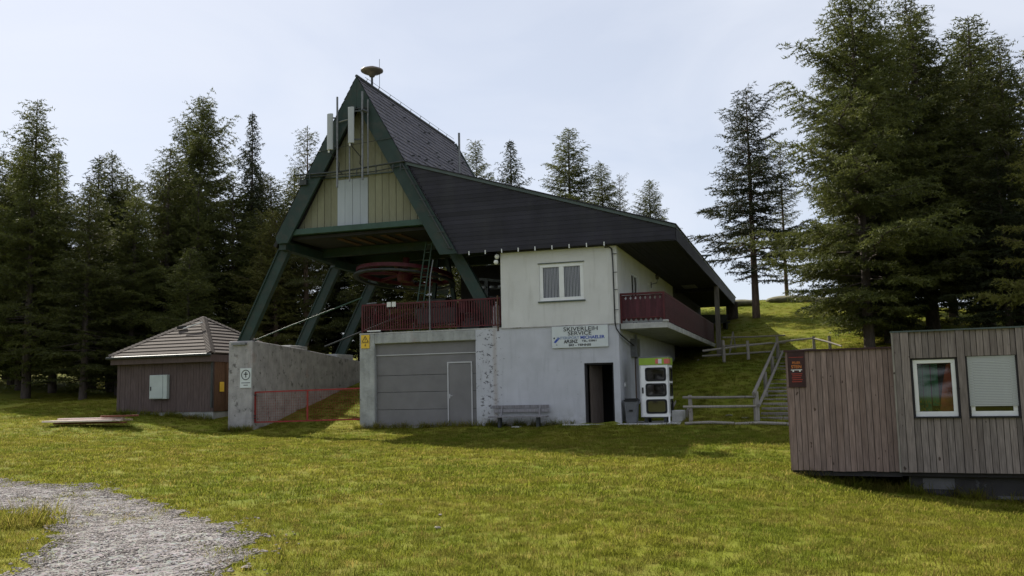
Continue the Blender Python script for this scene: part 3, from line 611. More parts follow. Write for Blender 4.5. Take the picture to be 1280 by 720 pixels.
part(MB().tube([(-13.9, 4.6, 3.3), (-9.9, 4.6, 4.6)], .04, 6), 'tie_rod', M['dsteel'])
# back wall of the hall
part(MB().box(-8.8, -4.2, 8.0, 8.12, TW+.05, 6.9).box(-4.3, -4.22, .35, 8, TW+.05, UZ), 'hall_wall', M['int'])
# ------------ wing roof
def wz(u): return 9.78-.3195*(u+7.66)
ER = 2.11; RV = 26.9
b = MB(); b.prism([(xr(6.2)-.05, 6.2), (-.0, 6.15), (ER, 6.13), (ER, wz(ER)), (xr(9.78)+.0, 9.78)], -.34, -.26)
part(b, 'gable_cladding', M['roofdark'])
# horizontal cladding boards, each its own piece
z = 6.17
while z < 9.6:
    u0 = xr(z)+.02; u1 = min(ER-.005, -7.66+(9.78-z-.16)/.3195)
    if u1-u0 > .3: part(MB().box(u0, u1, -.362, -.341, z, z+.148), 'cladding_board', M['roofdark'])
    z += .155
part(slab((xr(9.78)-.1, 9.78+.032), (ER+.03, wz(ER+.03)), .10, -.42, RV), 'wing_roof', M['trim'])
part(slab((xr(9.78)-.12, 9.78+.075), (ER+.06, wz(ER+.06)+.04), .035, -.46, RV+.04), 'roof_sheeting', M['roofdark'])
part(MB().box(ER-.04, ER, -.25, RV, 6.13, 6.62), 'eave_fascia', M['roofdark'])
for v_ in np.arange(-.2, RV-1, 2.7): part(MB().box(ER, ER+.02, v_, min(v_+2.69, RV), 6.14, 6.60), 'fascia_board', M['roofdark'])
for i in range(14):
    u0 = .03+i*.145; part(MB().box(u0, u0+.138, -.255, RV, 6.145+.003*(i % 2), 6.17), 'soffit_board', M['soffit'])
part(MB().box(-.3, -.02, 14, RV, 2.0, 6.14), 'rear_wall', M['soffit']); part(MB().box(-8, ER, RV-.1, RV-.02, 6.14, 6.5), 'rear_fascia', M['soffit'])
part(MB().box(-4.3, -.02, -.2, RV, 6.142, 6.20), 'block_ceiling', M['soffit']); part(MB().box(-.02, ER-.06, 15.3, 15.55, 5.95, 6.14), 'soffit_beam', M['soffit'])
part(MB().box(.5, 1.15, 13.6, 14.9, 6.10, 6.143), 'soffit_hatch', M['benchw'])
b = MB()
for u in np.arange(-5.3, -.2, .62): b.box(u, u+.03, -.40, -.36, 6.10, 6.24)
tag(part(b, 'icicle_hook', M['white']), kind='stuff')
for z in (6.02, 5.82): part(MB().lathe([(.01, -.09), (.065, -.065), (.09, 0), (.065, .065), (.01, .09)], (-4.38+(.02 if z < 6 else .06), -.1, z), 12), 'globe_lamp', M['globe'], smooth=True)
part(MB().box(ER-.2, ER+.35, 8.5, 8.7, 6.78, 6.84).beam((ER, 8.6, 6.6), (ER+.2, 8.6, 6.8), .06), 'roof_bracket', M['trim'])
part(MB().tube([(-5.0, 2.0, 9.0), (-5.0, 2.0, 9.35)], .02, 6), 'roof_stub', M['steel'])
part(MB().tube([(-6.28, 1.4, 9.3), (-6.28, 1.4, 11.2)], .045, 8), 'roof_pole', M['steel'])
# eave post
part(MB().box(1.95, 2.17, 14.7, 14.92, 2.0, 6.14), 'eave_post', M['fence'])
# ------------ balcony
BU = 1.58; BV = 17.8
bal = part(MB().box(.027, BU+.07, .25, BV, 3.24, 3.44).box(1.50, BU+.10, .22, .45, 3.44, 3.52), 'balcony', M['slab'], bevel=.015)
b = MB(); b.box(.03, BU, .26, .32, 4.42, 4.49); b.box(.03, BU, .28, .32, 3.60, 3.65); b.box(.03, .09, .27, .33, 3.44, 4.42); b.box(BU-.07, BU+.0, .26, .33, 3.44, 4.42)
b.box(BU-.06, BU, .33, BV, 4.42, 4.48); b.box(BU-.05, BU-.01, .33, BV, 3.6, 3.65)
part(b, 'railing_frame', M['red'], bal)
n = 9
for i in range(n):
    c = .14+i*(BU-.22)/(n-1); w2 = .083; z0, z1 = 3.52, 4.41
    prof = [(c-w2, z0+.1), (c-w2*.3, z0), (c+w2*.3, z0), (c+w2, z0+.1), (c+w2*1.0, z0+.28), (c+w2, z1-.16), (c+w2*.55, z1-.1), (c+w2, z1-.04), (c+w2, z1), (c-w2, z1), (c-w2, z1-.04), (c-w2*.55, z1-.1), (c-w2, z1-.16), (c-w2, z0+.28)]
    part(MB().prism(prof, .33, .355), 'railing_board', M['redb'], bal)
v_ = .45; proto = None
while v_ < BV-.1:
    if proto is None: proto = part(MB().box(BU-.028, BU-.0, -.052, .052, 3.50, 4.41), 'railing_slat', M['redb'], bal, loc=(0, v_, 0))
    else: inst(proto, loc=(0, v_, 0))
    v_ += .128
part(MB().box(.3, .95, .34, .36, 3.46, 3.62).box(1.05, 1.5, .34, .36, 3.46, 3.66), 'balcony_panel', M['steel'], bal)
# handrails of the steps under the balcony
def gpt(u, v_, dz=0): p_ = B(u, v_); return (u, v_, hz(p_.x, p_.y)-BO[2]+dz)
part(MB().beam((1.95, 2.2, .35), (1.95, 12, 2.35), .06, .08).beam((1.35, 2.2, .35), (1.35, 12, 2.45), .05, .07).beam((1.95, 2.2, -.1), (1.95, 2.2, .4), .07), 'side_handrail', M['fence'])
part(MB().box(1.62, 2.0, .55, 1.35, -.3, .42), 'plinth_block', M['slab'], bevel=.03)
# ------------ terrace railing
tr_ = part(MB().box(-9.8, -4.3, .07, .13, 4.50, 4.56).box(-9.8, -4.3, .08, .12, 3.55, 3.59).box(-9.82, -9.76, .07, .13, TW+.05, 4.5), 'terrace_railing', M['red'])
b = MB()
for u in np.arange(-9.7, -4.3, .098): b.box(u-.022, u+.022, .09, .11, 3.59, 4.50)
tag(part(b, 'railing_bars', M['red'], tr_), kind='stuff')
part(MB().tube([(-4.36, -.02, 3.35), (-4.36, -.02, 4.62)], .028, 6), 'terrace_pipe', M['brownboard'])
part(MB().tube([(-7.02, .05, 3.45), (-7.02, .05, 4.9), (-7.0, .1, 5.5), (-6.9, .15, 6.1)], .022, 6), 'flag_pole', M['steel'])
part(MB().box(-9.55, -9.0, -.0, .04, 3.52, 3.56), 'railing_strip', M['white'], tr_)
for u in (-8.75, -8.55): part(MB().box(u, u+.16, .04, .065, 4.42, 4.60), 'railing_plate', M['palegrey'], tr_)
b = MB(); b.tube([(-9.55, .3, 3.5), (-9.3, .3, 4.5), (-9.0, .3, 4.6), (-8.75, .3, 4.3), (-8.7, .3, 3.5)], .02, 6); b.tube([(-9.7, .3, 4.6), (-9.3, .3, 4.62)], .03, 6)
part(b, 'bent_pipe', M['steel'])

# ---------------------------------------------------------------- lift machinery
bw = empty('bull_wheel', B(-9.6, 3.6, 6.12), -A, label='large red horizontal bull wheel under the station gable', cat='lift wheel'); bw.rotation_euler = (rad(-6), rad(3), -A); bw.scale = (.92, .92, .92)
def ring(r0, r1, z0, z1, n=40):
    m_ = MB(); m_.lathe([(r1, z0), (r1, z1), (r0, z1), (r0, z0), (r1, z0)], n=n); m_.f = [f for f in m_.f if len(f) == 4]; return m_
ring(2.02, 2.2, -.11, .05).build('wheel_rim', M['redm'], bw)
for i in range(8):
    a = i*math.pi/4+.2; MB().beam((.2*math.cos(a), .2*math.sin(a), .02), (2.05*math.cos(a), 2.05*math.sin(a), -.04), .14, .12).build('wheel_spoke', M['redm'], bw)
MB().lathe([(.3, -.35), (.4, -.1), (.4, .15), (.15, .25), (.15, .75)], n=16).build('wheel_hub', M['redm'], bw)
ring(2.08, 2.30, -.32, -.24).build('cable_groove', M['dsteel'], bw)
for i in range(4):
    a = i*math.pi/2+.5; MB().beam((2.0*math.cos(a), 2.0*math.sin(a), .0), (2.1*math.cos(a), 2.1*math.sin(a), -.35), .05).build('wheel_bracket', M['dsteel'], bw)
lc = empty('lift_carriage', B(-8.6, 5.0, TW+.05), -A, label='steel drive frame with red housing behind the terrace railing', cat='machinery')
MB().beam((-.5, 0, 0), (-.1, 0, 3.6), .16).beam((.9, 0, 0), (.3, 0, 3.6), .16).build('support_post', M['green'], lc)
MB().box(-.9, .9, -.5, .5, .6, 1.3).box(-.5, .4, -.35, .35, 1.3, 1.7).build('drive_housing', M['dsteel'], lc, bevel=.05)
MB().lathe([(.12, 0), (.28, .02), (.28, .5), (.12, .55)], (1.2, -.2, 1.0), 14).build('motor', M['redm'], lc)
MB().tube([(1.3, 0, 2.3), (2.5, -.2, 2.0), (3.1, -.3, 2.0)], .06, 6).tube([(1.6, 0, 1.7), (2.9, 0, 1.6)], .05, 6).build('hose', M['steel'], lc)
ld = empty('access_ladder', B(-8.25, 1.6, TW+.05), -A, label='grey steel ladder leaning up towards the red wheel', cat='ladder')
for s_ in (-.13, .13): MB().beam((s_, 0, 0), (s_+.55, .1, 3.6), .05).build('ladder_rail', M['green_l'], ld)
for i in range(11): MB().beam((-.13+.05*i, .01*i, .3+.32*i), (.13+.05*i, .01*i, .3+.32*i), .03).build('rung', M['green_l'], ld)
cp_ = empty('cable_carrier', B(-5.6, 2.4, TW+.05), -A, label='dark steel pulley carrier beside the white wall of the hall', cat='machinery')
MB().beam((0, 0, 0), (0, 0, 2.1), .14).beam((-.3, 0, 2.1), (.75, 0, 1.95), .10).build('carrier_arm', M['dsteel'], cp_)
for x_ in (-.1, .25, .6):
    MB().lathe([(.04, -.04), (.15, -.04), (.15, .04), (.04, .04)], (x_, 0, 1.75), 14).build('pulley', M['steel'], cp_)
tag(MB().box(-.35, .35, -.2, .2, 0, .3).box(-.25, .1, -.15, .15, .3, .42).build('tool_crate', M['dsteel'], None, bevel=.02, loc=B(-5.55, .55, TW+.05), rz=-A), 'dark crate standing low behind the terrace railing', 'crate')
sk = empty('plastic_sack', B(-4.55, .4, TW+.05), -A, label='pale rumpled sack at the right end of the terrace railing', cat='sack')
MB().lathe([(.05, 0), (.16, .02), (.19, .25), (.15, .45), (.17, .6), (.10, .82), (.03, .88)], n=9).build('sack_body', M['curtain'], sk); MB().lathe([(.02, .86), (.06, .93), (.02, .97)], n=8).build('sack_knot', M['curtain'], sk)

# ---------------------------------------------------------------- siren and antennas
sr = empty('siren', B(AU, .9, AZ), -A, label='mushroom-shaped siren on a short mast at the roof peak', cat='siren')
MB().lathe([(.045, -.1), (.045, .48)], n=10).build('mast', M['dsteel'], sr)
MB().lathe([(.10, .42), (.14, .50), (.30, .56), (.44, .64), (.45, .67), (.05, .66)], n=28).build('siren_bowl', M['siren'], sr, smooth=True)
MB().lathe([(.45, .675), (.44, .70), (.30, .76), (.18, .78), (.18, .81), (.02, .82)], n=28).build('siren_cap', M['siren'], sr, smooth=True)
MB().tube([(.28, .1, .0), (.28, .1, 1.15)], .010, 5).tube([(.28, .1, 0), (.2, .1, -.25)], .012, 5).build('lightning_rod', M['dsteel'], sr)
def antenna(u, z0, z1, au, az0, az1, lb):
    a = empty('cell_antenna', B(u, V0-.16, 0)-Vector((0, 0, 0)), -A, label=lb, cat='antenna', group='cell antennas on the gable')
    MB().tube([(0, 0, z0), (0, 0, z1)], .04, 8).build('mast_pipe', M['steel'], a)
    x_ = au-u; b = MB(); n = 10
    pr = [(x_+.13*math.cos(t_), -.14+.075*math.sin(t_)-(.0)) for t_ in np.linspace(0, 2*math.pi, n, endpoint=False)]
    b.poly([(p_[0], p_[1], az0) for p_ in pr]+[(p_[0], p_[1], az1) for p_ in pr], [tuple(range(n))[::-1], tuple(range(n, 2*n))]+[(i, (i+1) % n, n+(i+1) % n, n+i) for i in range(n)])
    b.build('antenna_panel', M['antenna'], a, bevel=.012)
    for z in (az0+.15, az1-.15): MB().beam((0, 0, z), (x_, -.1, z), .05).build('bracket', M['dsteel'], a)
    MB().tube([(x_, -.14, az0), (x_+.03, -.14, az0-.12), (x_+.15, -.05, az0-.3), (x_+.3, .05, az0-.5), (x_+.25, .08, az0-.75), (x_+.42, .08, az0-.95)], .02, 5).build('antenna_cable', M['black'], a)
    MB().tube([(x_-.05, -.14, az0), (x_-.05, -.14, az0-.1)], .035, 6).build('connector', M['palegrey'], a)
    return a
a1 = antenna(-10.49, 9.0-.0, 12.54, -10.72, 10.45, 11.86, 'left cell antenna hanging outside the green barge board')
a2 = antenna(-9.43, 9.2, 12.63, -9.83, 10.62, 12.02, 'right cell antenna in front of the gable boards')
for a in (a1, a2): a.location.z = BO[2]
sp = empty('antenna_bracing', B(0, V0-.12, 0), -A, label='thin vertical pipes and cross pipe bracing the two antennas', cat='pipe frame'); sp.location.z = BO[2]
MB().tube([(-9.99, 0, 9.2), (-9.99, 0, 12.0)], .028, 6).build('brace_pipe', M['steel'], sp); MB().tube([(-9.22, 0, 9.4), (-9.22, 0, 12.3)], .028, 6).build('brace_pipe', M['steel'], sp)
MB().tube([(-10.49, 0, 11.55), (-9.99, 0, 11.62)], .028, 6).build('brace_pipe', M['steel'], sp); MB().tube([(-9.99, 0, 12.0), (-9.22, 0, 12.0)], .022, 6).build('brace_pipe', M['dsteel'], sp)
MB().tube([(-9.43, -.06, 11.9), (-9.22, 0, 11.8)], .06, 6).build('clamp', M['dsteel'], sp)

# ---------------------------------------------------------------- text
def text(s_, parent, loc, size, m, name='lettering', width=None, ext=.002, bold=0.0, rx=math.pi/2, align='CENTER'):
    cu = bpy.data.curves.new(name, 'FONT'); cu.body = s_; cu.size = size; cu.align_x = align; cu.align_y = 'CENTER'; cu.extrude = ext; cu.offset = bold
    cu.resolution_u = 3
    o = bpy.data.objects.new(name, cu); COL.objects.link(o); o.data.materials.append(m)
    dg = bpy.context.evaluated_depsgraph_get(); me = bpy.data.meshes.new_from_object(o.evaluated_get(dg)); bpy.data.objects.remove(o)
    if width:
        xs = [v_.co.x for v_ in me.vertices]; k = width/(max(xs)-min(xs))
        for v_ in me.vertices: v_.co.x *= k
    o = newobj(name, me, parent, loc); o.rotation_euler = (rx, 0, 0); return o
sg = empty('shop_sign', B(-1.36, -.04, 3.02), -A, label='white ski rental sign board with black and blue lettering', cat='sign')
MB().box(-1.0, 1.0, -.025, .01, -.37, .38).build('sign_board', M['signw'], sg, bevel=.005)
text('SKIVERLEIH', sg, (.04, -.029, .27), .20, M['ink'], width=1.22, bold=.0015); text('SERVICE', sg, (.0, -.029, .12), .19, M['ink'], width=.84, bold=.0015)
text('INTERSPORT', sg, (-.42, -.029, -.03), .13, M['greyink'], width=.80, bold=.003); text('MICHAELER', sg, (.45, -.029, -.03), .15, M['blue'], width=.86, bold=.004)
text('AFLENZ', sg, (-.32, -.029, -.16), .16, M['ink'], width=.50, bold=.005); text('TEL. 03861', sg, (.34, -.029, -.15), .09, M['ink'], width=.52, bold=.002)
text('SKI - TENNIS', sg, (.0, -.029, -.285), .10, M['ink'], width=.80, bold=.003)
MB().prism([(-.94, -.17), (-.86, -.19), (-.70, -.02), (-.80, -.02), (-.87, -.09)], -.030, -.025).build('logo_tick', M['blue'], sg)
MB().prism([(-.95, -.02), (-.92, -.06), (-.88, -.02), (-.91, .01)], -.030, -.025).build('logo_dot', M['ink'], sg)
MB().prism([(-.86, -.27), (-.80, -.27), (-.83, -.24)], -.030, -.025).build('logo_mark', M['ink'], sg)
ys = empty('warning_sign', B(-9.61, -.03, 3.15), -A, label='yellow high-voltage warning sign on the garage pillar', cat='sign')
MB().box(-.17, .17, -.012, .02, -.25, .25).build('sign_plate', M['yelloww'], ys)
b = MB()
for p0, p1 in (((-.13, -.02), (.13, -.02)), ((-.13, -.02), (0, .20)), ((.13, -.02), (0, .20))): b.beam((p0[0], -.014, p0[1]), (p1[0], -.014, p1[1]), .006, .022)
b.box(-.012, .012, -.017, -.012, .05, .12); b.box(-.012, .012, -.017, -.012, .015, .035); b.build('warning_triangle', M['ink'], ys)
MB().prism([(-.01, -.20), (.035, -.12), (.01, -.125), (.02, -.07), (-.03, -.145), (-.005, -.14)], -.016, -.012).build('lightning_mark', M['ink'], ys)
MB().box(-.17, .17, -.013, -.0125, -.058, -.05).build('sign_divider', M['ink'], ys)

# ---------------------------------------------------------------- retaining wall, gate, its signs
rw = empty('retaining_wall', B(-15.05, 0, 0), -A, label='tall stained concrete retaining wall carrying the left A-frame legs', cat='wall')
def wallseg(v0, v1, z0, z1, e=0):
    x0, x1 = -.54+e, .54-e
    return MB().poly([(x0,v0,-1),(x1,v0,-1),(x1,v1,-1),(x0,v1,-1),(x0,v0,z0),(x1,v0,z0),(x1,v1,z1),(x0,v1,z1)], [(0,3,2,1),(4,5,6,7),(0,1,5,4),(1,2,6,5),(2,3,7,6),(3,0,4,7)])
wallseg(0, 4.0, 3.38, 3.18).build('wall_section', M['conc'], rw, bevel=.04); wallseg(4.02, 10.6, 3.16, 2.70, .012).build('wall_section', M['conc'], rw, bevel=.04)
MB().box(-.3, .3, 3.2, 4.6, 3.16, 3.34).build('bearing_pad', M['slab'], rw, bevel=.03); MB().box(-.3, .3, 7.3, 8.9, 2.86, 3.10).build('bearing_pad', M['slab'], rw, bevel=.03)
rw.location.z = BO[2]-.0
rw.location = B(-15.05, 0, 0)
ns = empty('climbing_ban_sign', B(-14.77, -.02, 1.92), -A, label='white notice with a circled figure on the concrete wall end', cat='sign')
MB().box(-.26, .24, -.012, .015, -.38, .38).build('sign_plate', M['signw'], ns)
b = ring(.17, .20, 0, .004, 30); b.v = [(x_, -.016+z_*-1, y_+.12) for x_, y_, z_ in b.v]; b.build('prohibition_ring', M['ink'], ns)
MB().box(-.02, .02, -.016, -.012, .02, .20).box(-.09, .09, -.016, -.012, .13, .17).box(-.03, .03, -.016, -.012, .20, .235).build('figure_mark', M['ink'], ns)
MB().box(-.2, .2, -.016, -.012, -.20, -.175).box(-.1, .1, -.016, -.012, -.29, -.265).build('print_line', M['ink'], ns)
gt = empty('wire_mesh_gate', B(-14.48, .2, 0), -A, label='low red steel gate with wire mesh between wall and garage', cat='gate')
gz = [.22, .24]
for nm, p0, p1 in (('gate_rail', (.0, 0, 1.36), (4.56, 0, 1.42)), ('gate_rail', (0, 0, .20), (4.56, 0, .27)), ('gate_post', (.0, 0, .18), (.0, 0, 1.38)), ('gate_post', (2.3, 0, .22), (2.3, 0, 1.38)), ('gate_post', (4.56, 0, .25), (4.56, 0, 1.44))):
    MB().beam(p0, p1, .055).build(nm, M['redgate'], gt)
b = MB()
for x_ in np.arange(.1, 4.5, .1): b.beam((x_, 0, .22), (x_, 0, 1.4), .006)
for z in np.arange(.3, 1.38, .1): b.beam((.0, .004, z), (4.56, .004, z+.05), .006)
tag(b.build('wire_mesh', M['redgate'], gt), kind='stuff')
for z in (.35, .45, 1.25): MB().beam((-.08, -.03, z), (.05, -.03, z), .04).build('hinge', M['dsteel'], gt)

# ---------------------------------------------------------------- phone booth, bin, bench
pb = empty('phone_booth', B(.62, .35, .02), -A, label='white telephone booth with lime green band and rounded windows', cat='phone booth')
W_, D_, Hh = .98, .95, 1.96
def rrect(x0, x1, z0, z1, r=.09, n=5):
    pts = []
    for cx, cz, a0 in ((x1-r, z0+r, -90), (x1-r, z1-r, 0), (x0+r, z1-r, 90), (x0+r, z0+r, 180)):
        for i in range(n): a = rad(a0+90*i/(n-1)); pts.append((cx+r*math.cos(a), cz+r*math.sin(a)))
    return pts
def booth_panel(w_, name, m_cat):
    x0, x1 = .20*w_, .90*w_; wins = [(.30, .80), (.86, 1.32), (1.38, 1.84)] ; wins = [(.32, .78), (.90, 1.32), (1.42, 1.86)]
    b = MB(); prev = .2
    b.box(0, x0-.001, 0, .04, .2, Hh); b.box(x1+.001, w_, 0, .04, .2, Hh)
    for z0, z1 in wins:
        b.box(x0, x1, 0, .04, prev, z0); prev = z1
    b.box(x0, x1, 0, .04, prev, Hh); me_b = b
    gl, rm = [], []
    for z0, z1 in wins:
        o_ = rrect(x0-.015, x1+.015, z0-.015, z1+.015); i_ = rrect(x0+.045, x1-.045, z0+.045, z1-.045, .07); n = len(o_)
        r = MB(); r.poly([(p_[0], -.012, p_[1]) for p_ in o_]+[(p_[0], -.012, p_[1]) for p_ in i_]+[(p_[0], .0, p_[1]) for p_ in o_]+[(p_[0], .03, p_[1]) for p_ in i_],
            [(i, (i+1) % n, n+(i+1) % n, n+i) for i in range(n)]+[((i+1) % n, i, 2*n+i, 2*n+(i+1) % n) for i in range(n)]+[(n+i, n+(i+1) % n, 3*n+(i+1) % n, 3*n+i) for i in range(n)]); rm.append(r)
        g = MB(); g.poly([(p_[0], .015, p_[1]) for p_ in i_], [tuple(range(n))]); gl.append(g)
    return me_b, rm, gl
for side in range(2):
    w_ = W_ if side == 0 else D_
    body, rm, gl = booth_panel(w_, '', None)
    loc = (0, 0, 0) if side == 0 else (W_, 0, 0); rz = 0 if side == 0 else math.pi/2
    if side: 
        body.v = [(x_+.0, y_, z_) for x_, y_, z_ in body.v]
    bd = body.build('booth_side', M['boothw'], pb, bevel=.008, loc=loc, rz=rz)
    for r in rm: r.build('window_seal', M['black'], bd)
    for g in gl: g.build('window_pane', M['glassd'], bd)
MB().box(0, .04, .0, D_, .2, Hh).box(.04, W_-.04, D_-.04, D_, .2, Hh).build('booth_side', M['boothw'], pb)
MB().box(.05, W_-.05, .05, D_-.05, .17, .2).build('booth_floor', M['bin'], pb)
MB().box(.35, .65, D_-.22, D_-.05, 1.0, 1.65).build('telephone', M['steel'], pb, bevel=.02)
for x_ in (.1, .75):
    for y_ in (.08, D_-.12): MB().box(x_, x_+.1, y_, y_+.08, 0, .17).build('booth_leg', M['dsteel'], pb)
MB().box(W_-.055, W_, -.01, .03, .0, .3).build('booth_stay', M['boothw'], pb)
tp = MB().box(-.02, W_+.02, -.02, D_+.02, Hh, Hh+.24).build('booth_band', M['lime'], pb, bevel=.01)
MB().box(W_*.56, W_*.66, -.026, -.02, Hh+.04, Hh+.2).build('band_logo', M['pink'], tp); MB().box(W_*.66, W_*.78, -.026, -.02, Hh+.04, Hh+.2).build('band_logo', M['palegrey'], tp); MB().box(W_*.86, W_+.026, -.026, -.02, Hh+.03, Hh+.2).build('band_logo', M['pink'], tp)
MB().box(W_+.02, W_+.026, .1, .35, Hh+.04, Hh+.2).build('band_logo', M['pink'], tp)
MB().box(-.01, W_+.01, -.01, D_+.01, Hh+.24, Hh+.30).build('booth_roof', M['bin'], pb)
MB().box(.06, .11, -.03, 0, 1.0, 1.2).build('door_pull', M['black'], pb)
bn = empty('waste_bin', B(.33, .22, .02), -A, label='grey waste bin with dark lid between doorway and phone booth', cat='bin')
MB().poly([(-.17,-.17,0),(.17,-.17,0),(.17,.17,0),(-.17,.17,0),(-.22,-.22,.74),(.22,-.22,.74),(.22,.22,.74),(-.22,.22,.74)], [(0,3,2,1),(4,5,6,7),(0,1,5,4),(1,2,6,5),(2,3,7,6),(3,0,4,7)]).build('bin_body', M['bin'], bn, bevel=.02)
MB().box(-.24, .24, -.25, .24, .74, .80).box(-.2, .2, -.2, .2, .80, .84).build('bin_lid', M['black'], bn, bevel=.015); MB().box(-.06, .06, -.225, -.2, .40, .46).build('bin_handle', M['black'], bn)
MB().box(-.19, .19, -.212, -.205, .60, .63).build('bin_rib', M['bin'], bn)
bx, by = -3.55, -.38
bg0 = hz(*B(bx, by)[:2])
be = empty('wooden_bench', (B(bx, by).x, B(bx, by).y, bg0-.0), -A-.01, label='grey weathered wooden bench against the pale station wall', cat='bench')
for y_ in (-.17, -.02, .12): MB().box(-1.05, 1.05, y_-.065, y_+.065, .33, .38).build('seat_board', M['benchw'], be, bevel=.006)
for z in (.50, .64): MB().box(-1.05 if z > .6 else -.98, 1.05, .24, .275, z, z+.11).build('back_board', M['benchw'], be, bevel=.006)
for x_ in (-.68, .72):
    MB().box(x_-.05, x_+.05, -.12, .10, -.12, .33).build('leg', M['dsteel'], be, bevel=.01); MB().beam((x_, .08, .2), (x_, .27, .74), .06, .05, (1,0,0)).build('back_support', M['benchw'], be)
MB().box(-.16, .1, -.3, .25, -.02, .03).build('x', M['slab'], be).name = 'foot_slab'

# ---------------------------------------------------------------- hut
hut = empty('wooden_hut', HO, -HA, label='small dark timber hut with grey hipped roof left of the wall', cat='hut')
HWd, HD = 5.0, 5.2
MB().box(-HWd+.03, -.03, .03, HD-.03, -.8, .36).build('stone_base', M['conc2'], hut)
MB().box(-HWd+.03, -.04, .04, HD-.04, .36, 2.45).build('hut_core', M['int'], hut)
b = MB(); q = random.Random(2); u = -HWd
while u < -.05:
    w_ = q.uniform(.12, .16); b.box(u+.004, min(u+w_-.004, 0), .0-q.uniform(0, .012), .038, .34, 2.42); u += w_
tag(b.build('front_boards', M['hutboard'], hut), kind='stuff')
b = MB(); v_ = 0.05
while v_ < HD-.1: b.box(-.038, q.uniform(0, .01), v_, v_+.15, .34, 2.42); v_ += .158
tag(b.build('side_boards', M['brownboard'], hut), kind='stuff')
b = MB(); v_ = 0.05
while v_ < HD-.1: b.box(-HWd-q.uniform(0, .01), -HWd+.03, v_, v_+.15, .34, 2.42); v_ += .158
tag(b.build('side_boards', M['hutboard'], hut), kind='stuff')
E0, E1 = -HWd-.15, .14; F0, F1 = -.38, HD+.3; EZ = 2.72; AX, AY, APZ = (-HWd)/2-.15, HD/2, 4.48
MB().box(E0+.06, E1-.06, F0+.06, F1-.06, 2.38, EZ-.04).build('eave_box', M['hutboard'], hut)
MB().poly([(E0,F0,EZ),(E1,F0,EZ),(E1,F1,EZ),(E0,F1,EZ),(AX,AY,APZ)], [(0,1,4),(1,2,4),(2,3,4),(3,0,4),(3,2,1,0)]).build('roof', M['hutroof'], hut)
MB().tube([(E0-.06, F0-.06, EZ-.06), (E1+.05, F0-.06, EZ-.05)], .06, 8).build('gutter', M['dsteel'], hut)
rows = 11
corn = [Vector((E0,F0,EZ)), Vector((E1,F0,EZ)), Vector((E1,F1,EZ)), Vector((E0,F1,EZ))]; apx = Vector((AX, AY, APZ))
for side in range(4):
    a, b_ = corn[side], corn[(side+1) % 4]; nr = (b_-a).cross(apx-a).normalized()
    for r in range(rows):
        t0, t1 = r/rows, min((r+1.15)/rows, .985); l0 = nr*.055; l1 = nr*.012
        p0, p1, p2, p3 = a.lerp(apx, t0)+l0, b_.lerp(apx, t0)+l0, b_.lerp(apx, t1)+l1, a.lerp(apx, t1)+l1
        MB().poly([p0, p1, p2, p3, p0-nr*.05, p1-nr*.05], [(0,1,2,3), (4,5,1,0)]).build('roof_course', M['hutroof'], hut)
for ci in range(4):
    b = MB(); c0 = corn[ci]; n = 26; d = (apx-c0)
    outw = Vector((c0.x-AX, c0.y-AY, 0)).normalized(); side = Vector((-outw.y, outw.x, 0)); up = Vector((0,0,1))
    for i in range(n):
        p0 = c0+d*(i/n); p1 = c0+d*min(1, (i+1.12)/n)
        h0, h1 = .115, .085; sl = .13
        b.poly([p0+up*h0, p0+side*.17+up*(h0-.10)-outw*0, p1+side*.15+up*(h1-.09), p1+up*h1, p0-side*.17+up*(h0-.10), p1-side*.15+up*(h1-.09), p0+side*.17+up*(h0-.16), p0-side*.17+up*(h0-.16), p0+up*(h0-.06)], [(0,3,2,1),(0,4,5,3),(0,1,6,8),(0,8,7,4)])
    tag(b.build('hip_tiles', M['hutroof'], hut), kind='stuff')
MB().beam((AX-.1, AY-1.0, APZ-.44), (AX-.45, AY-1.15, APZ-.50), .14, .12).build('roof_vent', M['black'], hut); MB().beam((AX+.05, AY-1.35, APZ-.55), (AX+.85, AY-1.12, APZ-.30), .10, .04).build('roof_flashing', M['white'], hut)
MB().tube([(-.04, -.06, .5), (-.04, -.06, 2.4)], .05, 8).build('downpipe', M['dsteel'], hut)
MB().box(.03, .05, .35, .62, 1.15, 1.55).build('yellow_plate', M['yelloww'], hut); MB().box(.0, .06, .75, 1.7, .4, 2.35).build('side_door', M['brownboard'], hut)
ec = empty('meter_cabinet', Hf(-2.64, -.03, 1.40), -HA, label='pale grey metal cabinet on the front of the dark hut', cat='cabinet')
MB().box(-.47, .43, -.16, .01, -.50, .50).build('cabinet_body', M['huttin'], ec, bevel=.01); MB().box(-.44, .22, -.185, -.161, -.47, .47).build('cabinet_door', M['huttin'], ec, bevel=.006)
MB().box(-.40, -.35, -.20, -.186, -.15, .02).build('handle', M['black'], ec)

